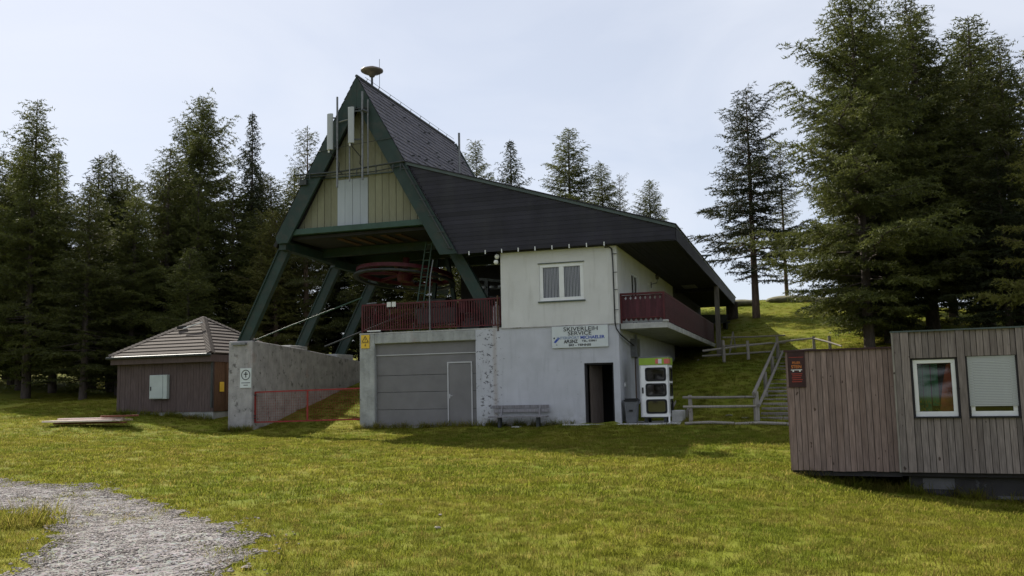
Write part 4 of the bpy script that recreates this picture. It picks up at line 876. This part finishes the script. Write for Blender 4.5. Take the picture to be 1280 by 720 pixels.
# planks lying left of the hut
pk = ['long pale plank at the bottom front of the pile by the hut', 'pale plank on top of the pile left of the hut', 'pale plank lying at the back of the pile by the hut', 'pale plank second from the front in the pile by the hut', 'short red brown plank sticking out right towards the hut', 'red brown plank end leaning over the pile towards the hut', 'red brown plank under the pale planks beside the hut', 'thin red plank lying crosswise at the right of the pile']
px_, py_ = -16.0, 35.2; gz0 = .02+max(hz(px_+dx, py_) for dx in (-1.6, 0, 1.4))
for i, (dx, dy, dz_, ln, rz, m_) in enumerate(((-.35, -.42, .10, 2.6, .02, 'plank'), (-.1, .1, .155, 2.5, -.03, 'plank'), (.1, .38, .10, 2.4, .01, 'plank'), (-.2, -.15, .10, 2.7, .0, 'plank'), (1.15, -.05, .215, 1.0, .45, 'plankr'), (.95, .2, .21, 1.3, .33, 'plankr'), (-.1, 0., .035, 2.7, 0, 'plankr'), (.9, -.25, .215, .9, .6, 'plankr'))):
    o = MB().box(-ln/2, ln/2, -.13, .13, -.03, .03).build('plank', M[m_], None, bevel=.004, loc=(px_+dx, py_+dy, gz0+dz_*1.35), rz=rz); tag(o, pk[i], 'plank', 'planks piled left of the hut')

# ---------------------------------------------------------------- wooden cabins on the right
c1 = empty('low_wooden_cabin', CO, -CA, label='lower flat-roofed cabin clad in reddish vertical boards with poster', cat='cabin')
CW1, CH1, CD = 2.06, 2.40, 2.9
MB().box(.03, CW1, .03, CD, .02, CH1-.03).build('cabin_core', M['int'], c1)
MB().box(-.04, CW1, -.05, CD+.03, CH1+.001, CH1+.035).build('roof_edge', M['poster'], c1)
MB().box(.0, CW1, .06, CD, -.10, .02).build('floor_beam', M['int'], c1)
q = random.Random(5); u = 0
while u < CW1-.02:
    w_ = min(q.choice((.10, .115, .13, .13)), CW1-u); o_ = q.uniform(0, .008)
    MB().box(u+.005, u+w_-.005, -.0-o_, .03, q.uniform(-.01, .01), CH1).build('board', M['boardr'], c1); u += w_
v_ = .03; me = None
while v_ < CD-.1:
    for x0, x1, hh in ((-.0, .03, CH1),):
        o = MB().box(x0-.02, x1, v_+.003, v_+.121, 0, hh).build('board', M['boardr'], c1)
    v_ += .125
po = empty('poster', Cf(.20, -.02, 2.04), -CA, label='dark red poster with orange lettering at the cabin corner', cat='poster')
MB().box(-.17, .17, -.014, .004, -.37, .36).build('poster_sheet', M['poster'], po)
text('FEUER', po, (0, -.017, .13), .07, M['orange'], width=.16, ext=.001, bold=.001); text('STEIN', po, (0, -.017, .05), .09, M['orange'], width=.20, ext=.001, bold=.002)
MB().box(-.11, .11, -.018, -.014, -.02, -.005).box(-.08, -.05, -.018, -.014, -.05, -.02).box(.05, .08, -.018, -.014, -.05, -.02).build('poster_bench_mark', M['palegrey'], po)
for i, z in enumerate((-.10, -.14, -.18, -.22, -.26)): MB().box(-.10+.01*(i % 2), .11-.015*(i % 3), -.018, -.014, z, z+.015).build('print_line', M['redink'], po)
MB().box(-.14, .14, -.016, -.014, .24, .25).build('print_line', M['redink'], po)

c2 = empty('tall_wooden_cabin', Cf(CW1, -.05, 0), -CA, label='taller flat-roofed cabin in grey larch boards with two windows', cat='cabin')
CW2, CH2 = 5.2, 2.70
MB().box(.03, CW2, .65, CD, .02, CH2-.03).build('cabin_core', M['int'], c2)
MB().box(-.05, CW2, -.05, CD+.03, CH2+.001, CH2+.03).build('roof_edge', M['trim'], c2); MB().box(-.035, -.0, -.045, .05, .0, CH2).build('corner_strip', M['fence'], c2)
MB().box(.0, CW2, .10, CD, -.08, .02).build('floor_beam', M['int'], c2)
x0w = -CW1
wins = [(2.38+x0w, 3.13+x0w, 1.06, 2.16), (3.35+x0w, 4.14+x0w, 1.06, 2.17), (4.9+x0w, 5.7+x0w, 1.05, 2.17)]
q = random.Random(11); u = .0; edges = [0]
cuts = sorted([w_[0]-.04 for w_ in wins]+[w_[1]+.04 for w_ in wins]); u = 0; ci = 0
while u < CW2-.02:
    w_ = q.choice((.10, .11, .12, .125))
    nx = next((c for c in cuts if c > u+1e-4), CW2)
    if nx-u < w_*1.5: w_ = nx-u if nx-u < .16 else (nx-u)/2
    u2 = min(u+w_, CW2); o_ = q.uniform(0, .008); mid_ = (u+u2)/2
    hit = next((w__ for w__ in wins if w__[0]-.04 < mid_ < w__[1]+.04), None)
    if hit:
        MB().box(u+.005, u2-.005, -.0-o_, .03, .0, hit[2]-.03).build('board', M['board'], c2); MB().box(u+.005, u2-.005, .012-o_, .035, hit[3]+.03, CH2).build('board', M['board'], c2)
    else: MB().box(u+.005, u2-.005, -.03-o_, .03, 0, CH2).build('board', M['board'], c2)
    u = u2
v_ = .04
while v_ < CD-.1:
    MB().box(-.02, .03, v_+.003, v_+.121, 0, CH2).build('board', M['board'], c2); v_ += .125
for i, (a0, a1, z0, z1) in enumerate(wins):
    # window box linings
    lin = MB().box(a0-.04, a0-.0, .036, .64, z0-.03, z1+.03).box(a1, a1+.04, .036, .64, z0-.03, z1+.03).box(a0, a1, .036, .64, z1, z1+.03).box(a0, a1, -.02, .64, z0-.03, z0)
    w_ = MB().box(a0-.03, a1+.03, -.05, .07, z0-.03, z0-.005).build('window', M['black'], c2)
    fr = MB(); t_ = .075
    fr.box(a0, a1, .06, .12, z1-t_, z1).box(a0, a1, .06, .12, z0, z0+t_+.02).box(a0, a0+t_, .06, .12, z0+t_+.02, z1-t_).box(a1-t_, a1, .06, .12, z0+t_+.02, z1-t_)
    fr.build('window_frame', M['white'], w_, bevel=.006); lin.build('window_lining', M['int'], w_)
    MB().poly([(a0+t_, .09, z0+t_), (a1-t_, .09, z0+t_), (a1-t_, .09, z1-t_), (a0+t_, .09, z1-t_)], [(0,1,2,3)]).build('pane', M['glass'], w_)
    if i == 0:
        MB().box(a0+.05, a0+.16, .3, .33, z0, z1-.1).box(a0+.17, a0+.30, .33, .36, z0+.1, z1-.1).box(a0+.32, a0+.44, .36, .40, z0+.2, z1).build('green_reflection', M['greenrefl'], w_)  # green strips behind the glass, standing in for a greenish reflection
        MB().poly([(a0+.42, .3, z0+.0), (a1-.02, .3, z0), (a1-.02, .3, z1-.05), (a0+.60, .3, z1-.1), (a0+.52, .3, z1-.45)], [(0,1,2,3,4)]).build('red_reflection', M['redrefl'], w_)  # red sheet shaped to pass for a reddish reflection in the pane
        b = MB(); qq = random.Random(4)
        for j_ in range(60):
            x_, z_ = a0+qq.uniform(.08, .45), z0+.07+qq.uniform(0, .28)**1.2; dx, dz_ = qq.uniform(-.05, .05), qq.uniform(0, .07); y_ = .18+qq.uniform(0, .08)
            b.poly([(x_, y_, z_), (x_+.02, y_, z_+.005), (x_+dx, y_-.01, z_+dz_)], [(0,1,2)])
        b.build('potted_plant', M['larchy'], w_)
    if i >= 1:
        zb = z0+.19 if i == 1 else z0+.1
        k = 0; z_ = zb; sl = None
        while z_ < z1+.0:
            if sl is None: sl = MB().box(a0-.01, a1+.01, .035, .052, 0, .026).build('blind_slat', M['blind'], w_, loc=(0, 0, z_))
            else: inst(sl, loc=(0, 0, z_))
            z_ += .0305
MB().box(.03, .05, .04, .06, 0, 0.01)
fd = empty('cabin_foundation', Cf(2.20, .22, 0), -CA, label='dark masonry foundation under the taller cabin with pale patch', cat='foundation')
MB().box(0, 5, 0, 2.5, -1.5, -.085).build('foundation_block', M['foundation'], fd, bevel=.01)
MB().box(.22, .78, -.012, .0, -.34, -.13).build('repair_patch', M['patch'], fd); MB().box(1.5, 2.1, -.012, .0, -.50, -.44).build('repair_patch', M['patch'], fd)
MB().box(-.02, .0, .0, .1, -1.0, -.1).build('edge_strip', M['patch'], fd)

# ---------------------------------------------------------------- fences, stairs
def log(p, q_, r, name, parent, n=7, m_='fence'): return MB().tube([p, ((p[0]+q_[0])/2+.01, (p[1]+q_[1])/2, (p[2]+q_[2])/2+random.uniform(-.02, .02)), q_], r, n, r*.85).build(name, M[m_], parent)
def wl(p): return Vector(p)
def fence(name, lb, posts, rails, org, hpost=.9, r=.05, rp=.075):
    f = empty(name, org, 0, label=lb, cat='fence'); O_ = Vector(org)
    for (x_, y_, h_) in posts:
        g = hz(x_, y_); log(Vector((x_, y_, g-.3))-O_, Vector((x_, y_, g+h_))-O_, rp, 'post', f)
    for a_, b_ in rails: log(Vector(a_)-O_, Vector(b_)-O_, r, 'rail', f)
    return f
def bp(u, v_, z): p_ = B(u, v_, z); return (p_.x, p_.y, p_.z)
p1 = B(2.33, -.0); p2 = B(4.42, 0)
fence('wooden_fence', 'low weathered rail fence right of the phone booth at the bank foot', [(p1.x, p1.y, .88), (p2.x, p2.y, .72)], [(bp(2.1, -.05, .86), bp(4.5, -.08, .84)), (bp(2.1, -.05, .55), bp(4.5, -.08, .54))], (p1.x, p1.y, p1.z), r=.045)
SA = Vector((8.75, 29.9, 0)); SBb = Vector((12.0, 40.2, 0))
L0 = Vector((7.85, 30.2, 0)); L1 = Vector((11.3, 40.0, 0)); gl0, gl1 = hz(L0.x, L0.y), hz(L1.x, L1.y)
pp = [L0.lerp(L1, t_) for t_ in (.0, .33, .66, 1)]
zs = [.95+.9, 0, 0, 3.45]
A0 = Vector((7.75, 30, 1.38)); A1 = Vector((11.42, 40, 3.45)); C0 = Vector((7.9, 30, 1.0)); C1 = Vector((11.5, 39.4, 3.05))
f_ = empty('stair_handrail', (L0.x, L0.y, gl0), 0, label='long sloping wooden handrail climbing left of the hillside stairs', cat='handrail'); O_ = Vector(f_.location)
log(A0-O_, A1-O_, .06, 'rail', f_); log(C0-O_, C1-O_, .055, 'rail', f_)
for t_ in (.02, .35, .68, .99):
    P_ = A0.lerp(A1, t_); log(Vector((P_.x+.06, P_.y, hz(P_.x, P_.y)-.3))-O_, Vector((P_.x+.06, P_.y, P_.z+.03))-O_, .08, 'post', f_)
st = empty('hillside_stairs', (SA.x, SA.y, hz(SA.x, SA.y)), 0, label='weathered timber steps climbing the shaded bank behind the cabin', cat='stairs'); O_ = Vector(st.location)
d_ = (SBb-SA).normalized(); sd2 = Vector((d_.y, -d_.x, 0)); zA = .40; zB = 2.82; NS = 18
a_rz = math.atan2(sd2.y, sd2.x)
for i in range(NS):
    t_ = i/(NS-1); P_ = SA.lerp(SBb, t_); z = zA+(zB-zA)*t_
    o = MB().box(-.85, .85, -.10, .10, -.13, .0).box(-.82, .82, .101, .70, -.26, -.03).build('step', M['step'], st, bevel=.02, loc=(P_.x-O_.x, P_.y-O_.y, z-O_.z+.06+random.uniform(-.015, .015)), rz=a_rz+random.uniform(-.04, .04))
# top fences at the crest of the bank
fence('wooden_fence', 'weathered rail fence at the top of the bank behind the balcony', [(9.12, 40.0, .95), (10.2, 40.1, .85)], [((8.2, 40.0, 3.20), (11.3, 40.2, 3.50)), ((8.2, 40.1, 2.98), (11.3, 40.2, 3.12))], (9.12, 40, 2.7), r=.045)
fence('wooden_fence', 'sunlit rail fence above the stairs running behind the low cabin', [(11.55, 40.3, .95), (13.15, 40.3, .8), (13.6, 39.6, .8)], [((11.5, 40.3, 3.52), (13.15, 40.3, 3.66)), ((11.5, 40.3, 3.10), (13.15, 40.3, 3.2)), ((13.15, 40.3, 3.66), (13.75, 38.6, 3.22))], (11.55, 40.3, 2.8), r=.045)
fence('wooden_fence', 'second rail fence farther up the sunlit hillside behind the first', [(9.9, 43.5, .9)], [((9.9, 43.5, 3.95), (12.9, 43.6, 4.0)), ((9.9, 43.5, 3.55), (12.9, 43.6, 3.65))], (9.9, 43.5, 3), r=.04)
sx, sy = 10.9, 46.0; g = hz(sx, sy)
f_ = empty('leaning_frame', (sx, sy, g), 0, label='two wooden poles leaning together on the sunlit hillside', cat='frame')
log((-.25, -.5, -.2), (.1, 0, .95), .04, 'pole', f_); log((.3, .3, -.2), (.1, 0, .95), .04, 'pole', f_); log((-.02, .1, -.2), (-.02, .1, .5), .035, 'pole', f_)
tb = empty('picnic_bench', (11.4, 52.5, hz(11.4, 52.5)), .2, label='dark bench standing on the hill seen under the far eave', cat='bench')
MB().box(-1.0, 1.0, -.25, .25, .45, .52).build('seat', M['dsteel'], tb); MB().box(-1.0, 1.0, .22, .28, .55, .95).build('backrest', M['dsteel'], tb)
for x_ in (-.8, .8): MB().box(x_-.05, x_+.05, -.2, .2, -.1, .45).build('leg', M['dsteel'], tb)
MB().beam((-1.2, 0, .0), (-.8, 0, .75), .05).build('armrest', M['steel'], tb)
stp = empty('timber_stump_post', (13.4, 56, hz(13.4, 56)), 0, label='short dark post at the hill crest under the far eave corner', cat='post'); MB().box(-.3, .3, -.3, .3, -.2, .95).build('post_block', M['bark'], stp, bevel=.03); MB().box(-.34, .34, -.34, .34, .95, 1.02).build('post_cap', M['steel'], stp)
# log edging at the foot of the bank
b = empty('log_edging', (B(2.2, -.55).x, B(2.2, -.55).y, hz(*B(2.2, -.55)[:2])), -A, label='pale log edging lying along the foot of the shaded bank', cat='edging')
for i in range(3): MB().tube([(i*1.6, -.02*i, .06-.03*i), (i*1.6+.8, .02, .09-.03*i), (i*1.6+1.58, -.03, .05-.03*i)], .05, 7).build('log', M['fence'], b)
# rocks on the hill crest
for i, (x_, y_, s_, lb) in enumerate(((18.4, 60.5, 1.5, 'mossy boulder on the hill crest left of the thin trunk'), (20.6, 60.5, 1.1, 'low grey boulder on the hill crest right of the thin trunk'), (15.0, 60.0, 1.0, 'grassy rock hump on the left end of the hill crest'))):
    q = random.Random(60+i); p = pebble(60+i, .5); p.name = 'boulder'; COL.objects.link(p); p.data.materials[0] = M['rock']; p.location = (x_, y_, hz(x_, y_)+.05); p.scale = (s_*1.3, s_, s_*.8); tag(p, lb, 'rock', 'boulders on the hill crest')
    sb = p.modifiers.new('s', 'SUBSURF'); sb.levels = sb.render_levels = 2
for i, (x_, y_) in enumerate(((7.6, 30.7), (7.2, 31.2), (10.3, 43.6))):
    p = pebble(70+i, .5); p.name = 'stone'; COL.objects.link(p); p.data.materials[0] = M['rock']; p.location = (x_, y_, hz(x_, y_)+.02); p.scale = (.14, .12, .1); tag(p, ('pale stone low on the shaded bank left of the stairs', 'smaller stone behind the rail fence on the shaded bank', 'stone beside the rail fence on the upper hillside')[i], 'stone', 'stones on the bank')

# ---------------------------------------------------------------- trees
def tree_meshes(seed, H, R, n_br, kind='larch', z_lo=.12, dens=1.0, tri=.13, wid=.034, gap=0.):
    r = np.random.default_rng(seed); q = random.Random(seed)
    lv = []; wv = []; wf = []; nW = 0
    def addtube(P, r0, r1, n=3):
        nonlocal nW
        P = np.asarray(P); k = len(P); d = np.gradient(P, axis=0); d /= np.linalg.norm(d, axis=1)[:,None]+1e-9
        ref = np.array([0,0,1.]) if abs(d[0,2]) < .9 else np.array([1.,0,0]); x = np.cross(d, ref); x /= np.linalg.norm(x, axis=1)[:,None]+1e-9; y = np.cross(d, x)
        a = np.arange(n)*2*np.pi/n; rs = np.linspace(r0, r1, k)
        V_ = P[:,None]+rs[:,None,None]*(np.cos(a)[None,:,None]*x[:,None]+np.sin(a)[None,:,None]*y[:,None]); wv.append(V_.reshape(-1, 3))
        i = np.arange(k-1)[:,None]*n; j = np.arange(n)[None]; j2 = (j+1) % n; wf.append((np.stack([i+j, i+j2, i+n+j2, i+n+j], -1)+nW).reshape(-1, 4)); nW += k*n
    # trunk
    tz = np.linspace(-.5, H, 12); lean = r.uniform(-.012, .012, 2)*H; tx = lean[0]*(tz/H)**2+.03*np.sin(tz*.9+seed); ty = lean[1]*(tz/H)**2
    TP = np.stack([tx, ty, tz], -1); addtube(TP, H*.0135+.03, .012, 9)
    def trunk(z): return np.array([np.interp(z, tz, tx), np.interp(z, tz, ty), z])
    azs = r.uniform(0, 6.283)
    for b_ in range(n_br):
        t_ = (b_+r.random())/n_br; zf = z_lo+(1-z_lo)*t_**.92
        if gap and q.random() < gap: continue
        z = zf*H*.985; azs += 2.4+r.normal(0, .35)
        prof = (1-zf)**.56*(.9+.1*math.sin(zf*23+seed)) if kind == 'larch' else (1-zf)**.9
        low = np.clip((zf-z_lo)/.12, .45, 1)
        lobe = 1+.16*math.sin(azs*2+seed)+.12*math.sin(azs*3+zf*9+seed*2)
        Lb = R*(prof+.035)*low*q.uniform(.48, 1.12)*lobe
        if q.random() < .09: Lb *= 1.3
        e0 = (-.06+.75*zf**2.0+q.uniform(-.22, .28)); drop = (.22 if kind == 'larch' else .30)*(1-zf)*q.uniform(.6, 1.3); upt = .18*q.uniform(.3, 1.2)
        ns = max(4, int(Lb/.35)); s = np.linspace(0, 1, ns); wob = np.cumsum(r.normal(0, .08, ns)); az = azs+wob
        rad_ = Lb*s; P = trunk(z)+np.stack([rad_*np.cos(az), rad_*np.sin(az), Lb*(s*math.sin(e0)-drop*s**1.5+upt*s**3)], -1)
        addtube(P, .008+.012*Lb, .004, 3)
        m = max(4, int(Lb/(.105/dens))); ss = np.linspace(.12 if zf > .35 else .3, 1, m)+r.normal(0, .01, m); ss = np.clip(ss, 0, 1)
        for j, sj in enumerate(ss):
            k0 = np.array([np.interp(sj, s, P[:,i]) for i in range(3)]); aj = np.interp(sj, s, az); sg_ = 1 if j % 2 else -1
            a2 = aj+sg_*q.uniform(.6, 1.25) if sj < .97 else aj
            l2 = min(1.05, (.50*(1-sj)+.16)*Lb*.75*q.uniform(.6, 1.2)+.12)
            dr = .38 if kind == 'larch' else .55
            nt_ = max(3, int(l2/.055)); u_ = np.linspace(.08, 1, nt_)
            Q = k0+np.stack([l2*u_*math.cos(a2), l2*u_*math.sin(a2), l2*(q.uniform(-.02, .22)*u_-dr*u_**2*q.uniform(.4, 1.3))], -1)
            if l2 > .45: addtube(Q[[0, nt_//2, -1]], .006, .003, 3)
            for rep in range(2):
                dirv = r.normal(0, 1, (nt_, 3)); dirv[:,0] += .9*math.cos(a2); dirv[:,1] += .9*math.sin(a2); dirv[:,2] += -.25 if kind == 'spruce' else .1
                dirv /= np.linalg.norm(dirv, axis=1)[:,None]; sdv = np.cross(dirv, r.normal(0, 1, (nt_, 3))); sdv /= np.linalg.norm(sdv, axis=1)[:,None]+1e-9
                ln = tri*r.uniform(.6, 1.25, nt_)[:,None]; wd_ = wid*r.uniform(.7, 1.2, nt_)[:,None]
                lv.append(np.stack([Q-sdv*wd_*.5, Q+sdv*wd_*.5, Q+dirv*ln], 1).reshape(-1, 3))
    lv_ = np.concatenate(lv); lf = np.arange(len(lv_)).reshape(-1, 3)
    wv_ = np.concatenate(wv); wf_ = np.concatenate(wf)
    return (lv_, lf), (wv_, wf_)
KINDS = {}
def kind(key, seed, H, R, n_br, k, leafm, barkm, **kw):
    (lv, lf), (wv, wf) = tree_meshes(seed, H, R, n_br, k, **kw)
    KINDS[key] = (fastmesh('crown', lv, lf, M[leafm]), fastmesh('trunk', wv, wf, M[barkm], smooth=True), H); print('tree', key, len(lf), len(wf))
kind('big', 1, 16, 4.8, 270, 'larch', 'larch', 'bark', z_lo=.05, tri=.17, wid=.05)
kind('larchA', 2, 16, 3.6, 230, 'larch', 'larch', 'bark', z_lo=.05, tri=.17, wid=.052)
kind('larchB', 3, 16, 3.3, 200, 'larch', 'larch', 'bark', z_lo=.07, gap=.05, tri=.17, wid=.052)
kind('spruceA', 4, 16, 3.3, 230, 'spruce', 'spruce', 'bark', z_lo=.04, tri=.17, wid=.06)
kind('sparse', 5, 14, 2.9, 120, 'larch', 'larch', 'barkl', z_lo=.12, gap=.12, tri=.15, wid=.042, dens=.9)
kind('hill', 6, 14, 3.8, 170, 'larch', 'spruce', 'barkl', z_lo=.16, gap=.06, tri=.16, wid=.05)
kind('yellow', 7, 14, 3.8, 200, 'larch', 'larchy', 'barkl', z_lo=.06, tri=.17, wid=.05)
def tree(key, x_, y_, H, lb, grp=None, wk=1., rz=None):
    cr, tr, H0 = KINDS[key]; k = H/H0; g = hz(x_, y_)
    t_ = empty({'spruceA': 'spruce_tree'}.get(key, 'larch_tree'), (x_, y_, g), random.uniform(0, 6.28) if rz is None else rz, label=lb, cat='tree', group=grp); t_.scale = (k*wk, k*wk, k)
    newobj('trunk', tr, t_); newobj('crown', cr, t_); return t_
TREES = [
 # left wood, front row
 ('larchA', -27.46, 51.98, 17.3, 'tall larch with pointed top, tallest at the far left', 1.05),
 ('larchB', -30.74, 54.24, 14.8, 'larch cut by the left edge of the photo', 1.1),
 ('larchB', -24.75, 56.50, 15.0, 'larch just right of the tallest far left tree', 1.1),
 ('spruceA', -29.38, 58.76, 15.4, 'dark spruce behind the far left larches', 1.1),
 ('sparse', -21.5, 56, 14.6, 'thin-topped larch in the gap of the left wood', 1.0),
 ('sparse', -20.0, 57, 14.0, 'second thin-topped larch in the gap of the left wood', 1.0),
 ('larchB', -18.6, 54, 12.4, 'shorter larch at the right of the gap in the left wood', 1.0),
 ('big', -20.0, 58, 19.0, 'broad tall larch rising above the timber hut', .84),
 ('larchB', -20.57, 54.24, 15.0, 'larch leaning close left of the broad one above the hut', 1.1),
 ('spruceA', -16.05, 56.50, 17.3, 'slim dark conifer between the broad larch and gable', .85),
 ('sparse', -11.98, 53.11, 15.0, 'sparse larch just left of the green gable', .95),
 ('larchA', -14.01, 58.76, 13.7, 'bushy larch low between slim conifer and gable', 1.1),
 ('larchB', -17.6, 49.5, 8.0, 'low young larch right behind the hut roof', 1.6),
 ('larchA', -21.6, 52, 11.6, 'larch between the gap and the broad larch in the left wood', 1.25), ('larchB', -24.5, 56.5, 12.6, 'larch filling the gap right of the tallest far left tree', 1.3), ('larchA', -27.5, 55, 13.0, 'bushy larch behind the tallest far left tree', 1.3), ('larchB', -16.8, 55, 12.6, 'larch filling the wood right of the broad larch', 1.3), ('larchA', -14.8, 54, 10.2, 'low bushy larch left of the gable', 1.4), ('spruceA', -21.5, 60, 12, 'dark conifer low in the gap of the left wood', 1.6),
 ('larchB', -21.0, 58, 14.5, 'mid-height larch filling the wood left of the hut', 1.3), ('spruceA', -26.5, 58, 15, 'dark conifer filling the wood at the left', 1.3), ('larchA', -31.5, 58, 15.5, 'rear larch filling the wood at the far left', 1.2), ('larchA', -15.0, 57, 13, 'larch between the hut and the A-frame leg', 1.3),
 ('larchA', -23.16, 49.72, 12.0, 'shorter larch standing left behind the plank pile', 1.2),
 ('yellow', -13.56, 52.5, 10.0, 'yellowish larch beside the left A-frame leg', 1.2),
 ('larchA', -22.5, 60, 13.5, 'larch deep in the left wood', 1.2), ('larchB', -30, 56, 14, 'rear larch outside left edge of the wood', 1.2), ('spruceA', -16.5, 60, 14, 'dark conifer deep in the wood behind the hut', 1.2),
 ('spruceA', -32.77, 56.50, 13.7, 'dark low conifer at the left edge of the wood', 1.3), ('spruceA', -23.5, 55, 11.5, 'low dark conifer closing the left wood', 1.5), ('spruceA', -18, 63, 12, 'low dark conifer far back in the left wood', 1.5), ('spruceA', -12, 62, 12, 'dark conifer far behind the A-frame legs', 1.4),
 ('larchA', -8.0, 53, 11.0, 'larch seen between the A-frame legs', 1.3), ('spruceA', -9.6, 58, 11.5, 'dark conifer seen under the gable', 1.4), ('yellow', -5.2, 52.5, 8.5, 'yellowish bush-like larch seen behind the red wheel', 1.3), ('larchA', -2.5, 57, 9.5, 'larch hidden behind the lift hall', 1.3), ('spruceA', -6.4, 56, 8.5, 'low dark conifer seen over the terrace railing', 1.9), ('spruceA', -8.9, 61.5, 9.5, 'dark conifer low behind the left end of the terrace railing', 1.8), ('spruceA', -3.9, 60.5, 9, 'dark low conifer right behind the lift wheel', 1.9), ('larchB', -11.2, 58.5, 9.5, 'low larch seen past the second A-frame leg', 1.7),
 ('spruceA', -33, 60, 14, 'dark conifer at the rear left corner of the wood', 1.3), ('larchA', -27, 64, 14, 'tall rear larch of the far left wood', 1.3),
 # tops over the wing roof
 ('larchB', -2.2, 60, 13.4, 'larch top directly right of the shingled roof', .95), ('spruceA', .2, 62, 13.4, 'dark spruce top second from the shingled roof', 1.15), ('larchA', 3.9, 60, 13.2, 'widest larch top above the dark wing roof', 1.25),
 ('larchB', 6.4, 62, 11.0, 'larch top right of the widest one over the roof', 1.2), ('larchA', 9.4, 61, 9.3, 'small isolated conifer top above the eave corner', 1.15), ('sparse', 7.6, 63, 10.2, 'thin larch top beside its neighbour over the roof', .8),
 # right side
 ('hill', 14.6, 55, 14.2, 'single tall larch on the sunny hill right of the eave', 1.12), ('sparse', 18.3, 61, 11.0, 'thin-trunked larch behind the hill tree', .85),
 ('big', 14.9, 38.5, 15.8, 'broad dark larch rising out of frame above the low cabin', 1.0),
 ('larchA', 17.0, 40.5, 14.6, 'larch directly right of the broad dark one', 1.1), ('larchA', 19.6, 43, 16.6, 'tall larch with pointed top behind the tall cabin', 1.1), ('larchB', 18.6, 46, 15.6, 'rear larch filling the gap behind the tall cabin', 1.2),
 ('larchA', 21.0, 38.0, 13.2, 'larch behind the right window of the tall cabin', 1.1), ('yellow', 21.0, 33.5, 12.5, 'yellowish larch at the right edge of the photo', .95), ('spruceA', 17.2, 43.5, 12, 'dark conifer between the broad larches', 1.4),
 ('larchA', 22.8, 44, 15.6, 'full larch filling the gap near the right edge', 1.35), ('larchB', 19.0, 41.5, 15.2, 'larch filling the gap between the two tallest right trees', 1.35), ('larchB', 24.2, 47, 15.5, 'rear larch near the right edge', 1.3), ('larchA', 25.5, 42, 15, 'tall larch beyond the right edge', 1.1), ('spruceA', 20.0, 37, 8, 'low dark conifer behind the tall cabin roof', 1.5), ('spruceA', 16.2, 39.8, 8, 'low dark conifer under the broad larch', 1.5), ('larchA', 24, 50, 14, 'rear larch at the right edge', 1.2),
 ('big', -26, -30, 15, 'broad larch behind the viewpoint on the left', 1.2), ('larchA', -17, -27, 14, 'larch behind the viewpoint left of the broad ones', 1.3), ('big', -9, -30, 13, 'broad larch straight behind the viewpoint', 1.2), ('larchB', -2, -28, 12, 'shorter larch behind the viewpoint', 1.3), ('big', 14, -44, 16, 'broad larch far behind the viewpoint on the right', 1.2), ('larchA', 32, -38, 15, 'larch far behind the viewpoint at the right', 1.3), ('larchB', 22.0, 55, 13, 'rear larch on the right slope', 1.2), ('spruceA', 23.2, 40, 9, 'low dark conifer at the right edge', 1.5),
]
for (k, x_, y_, H, lb, wk) in TREES: tree(k, x_, y_, H, lb, None, wk)
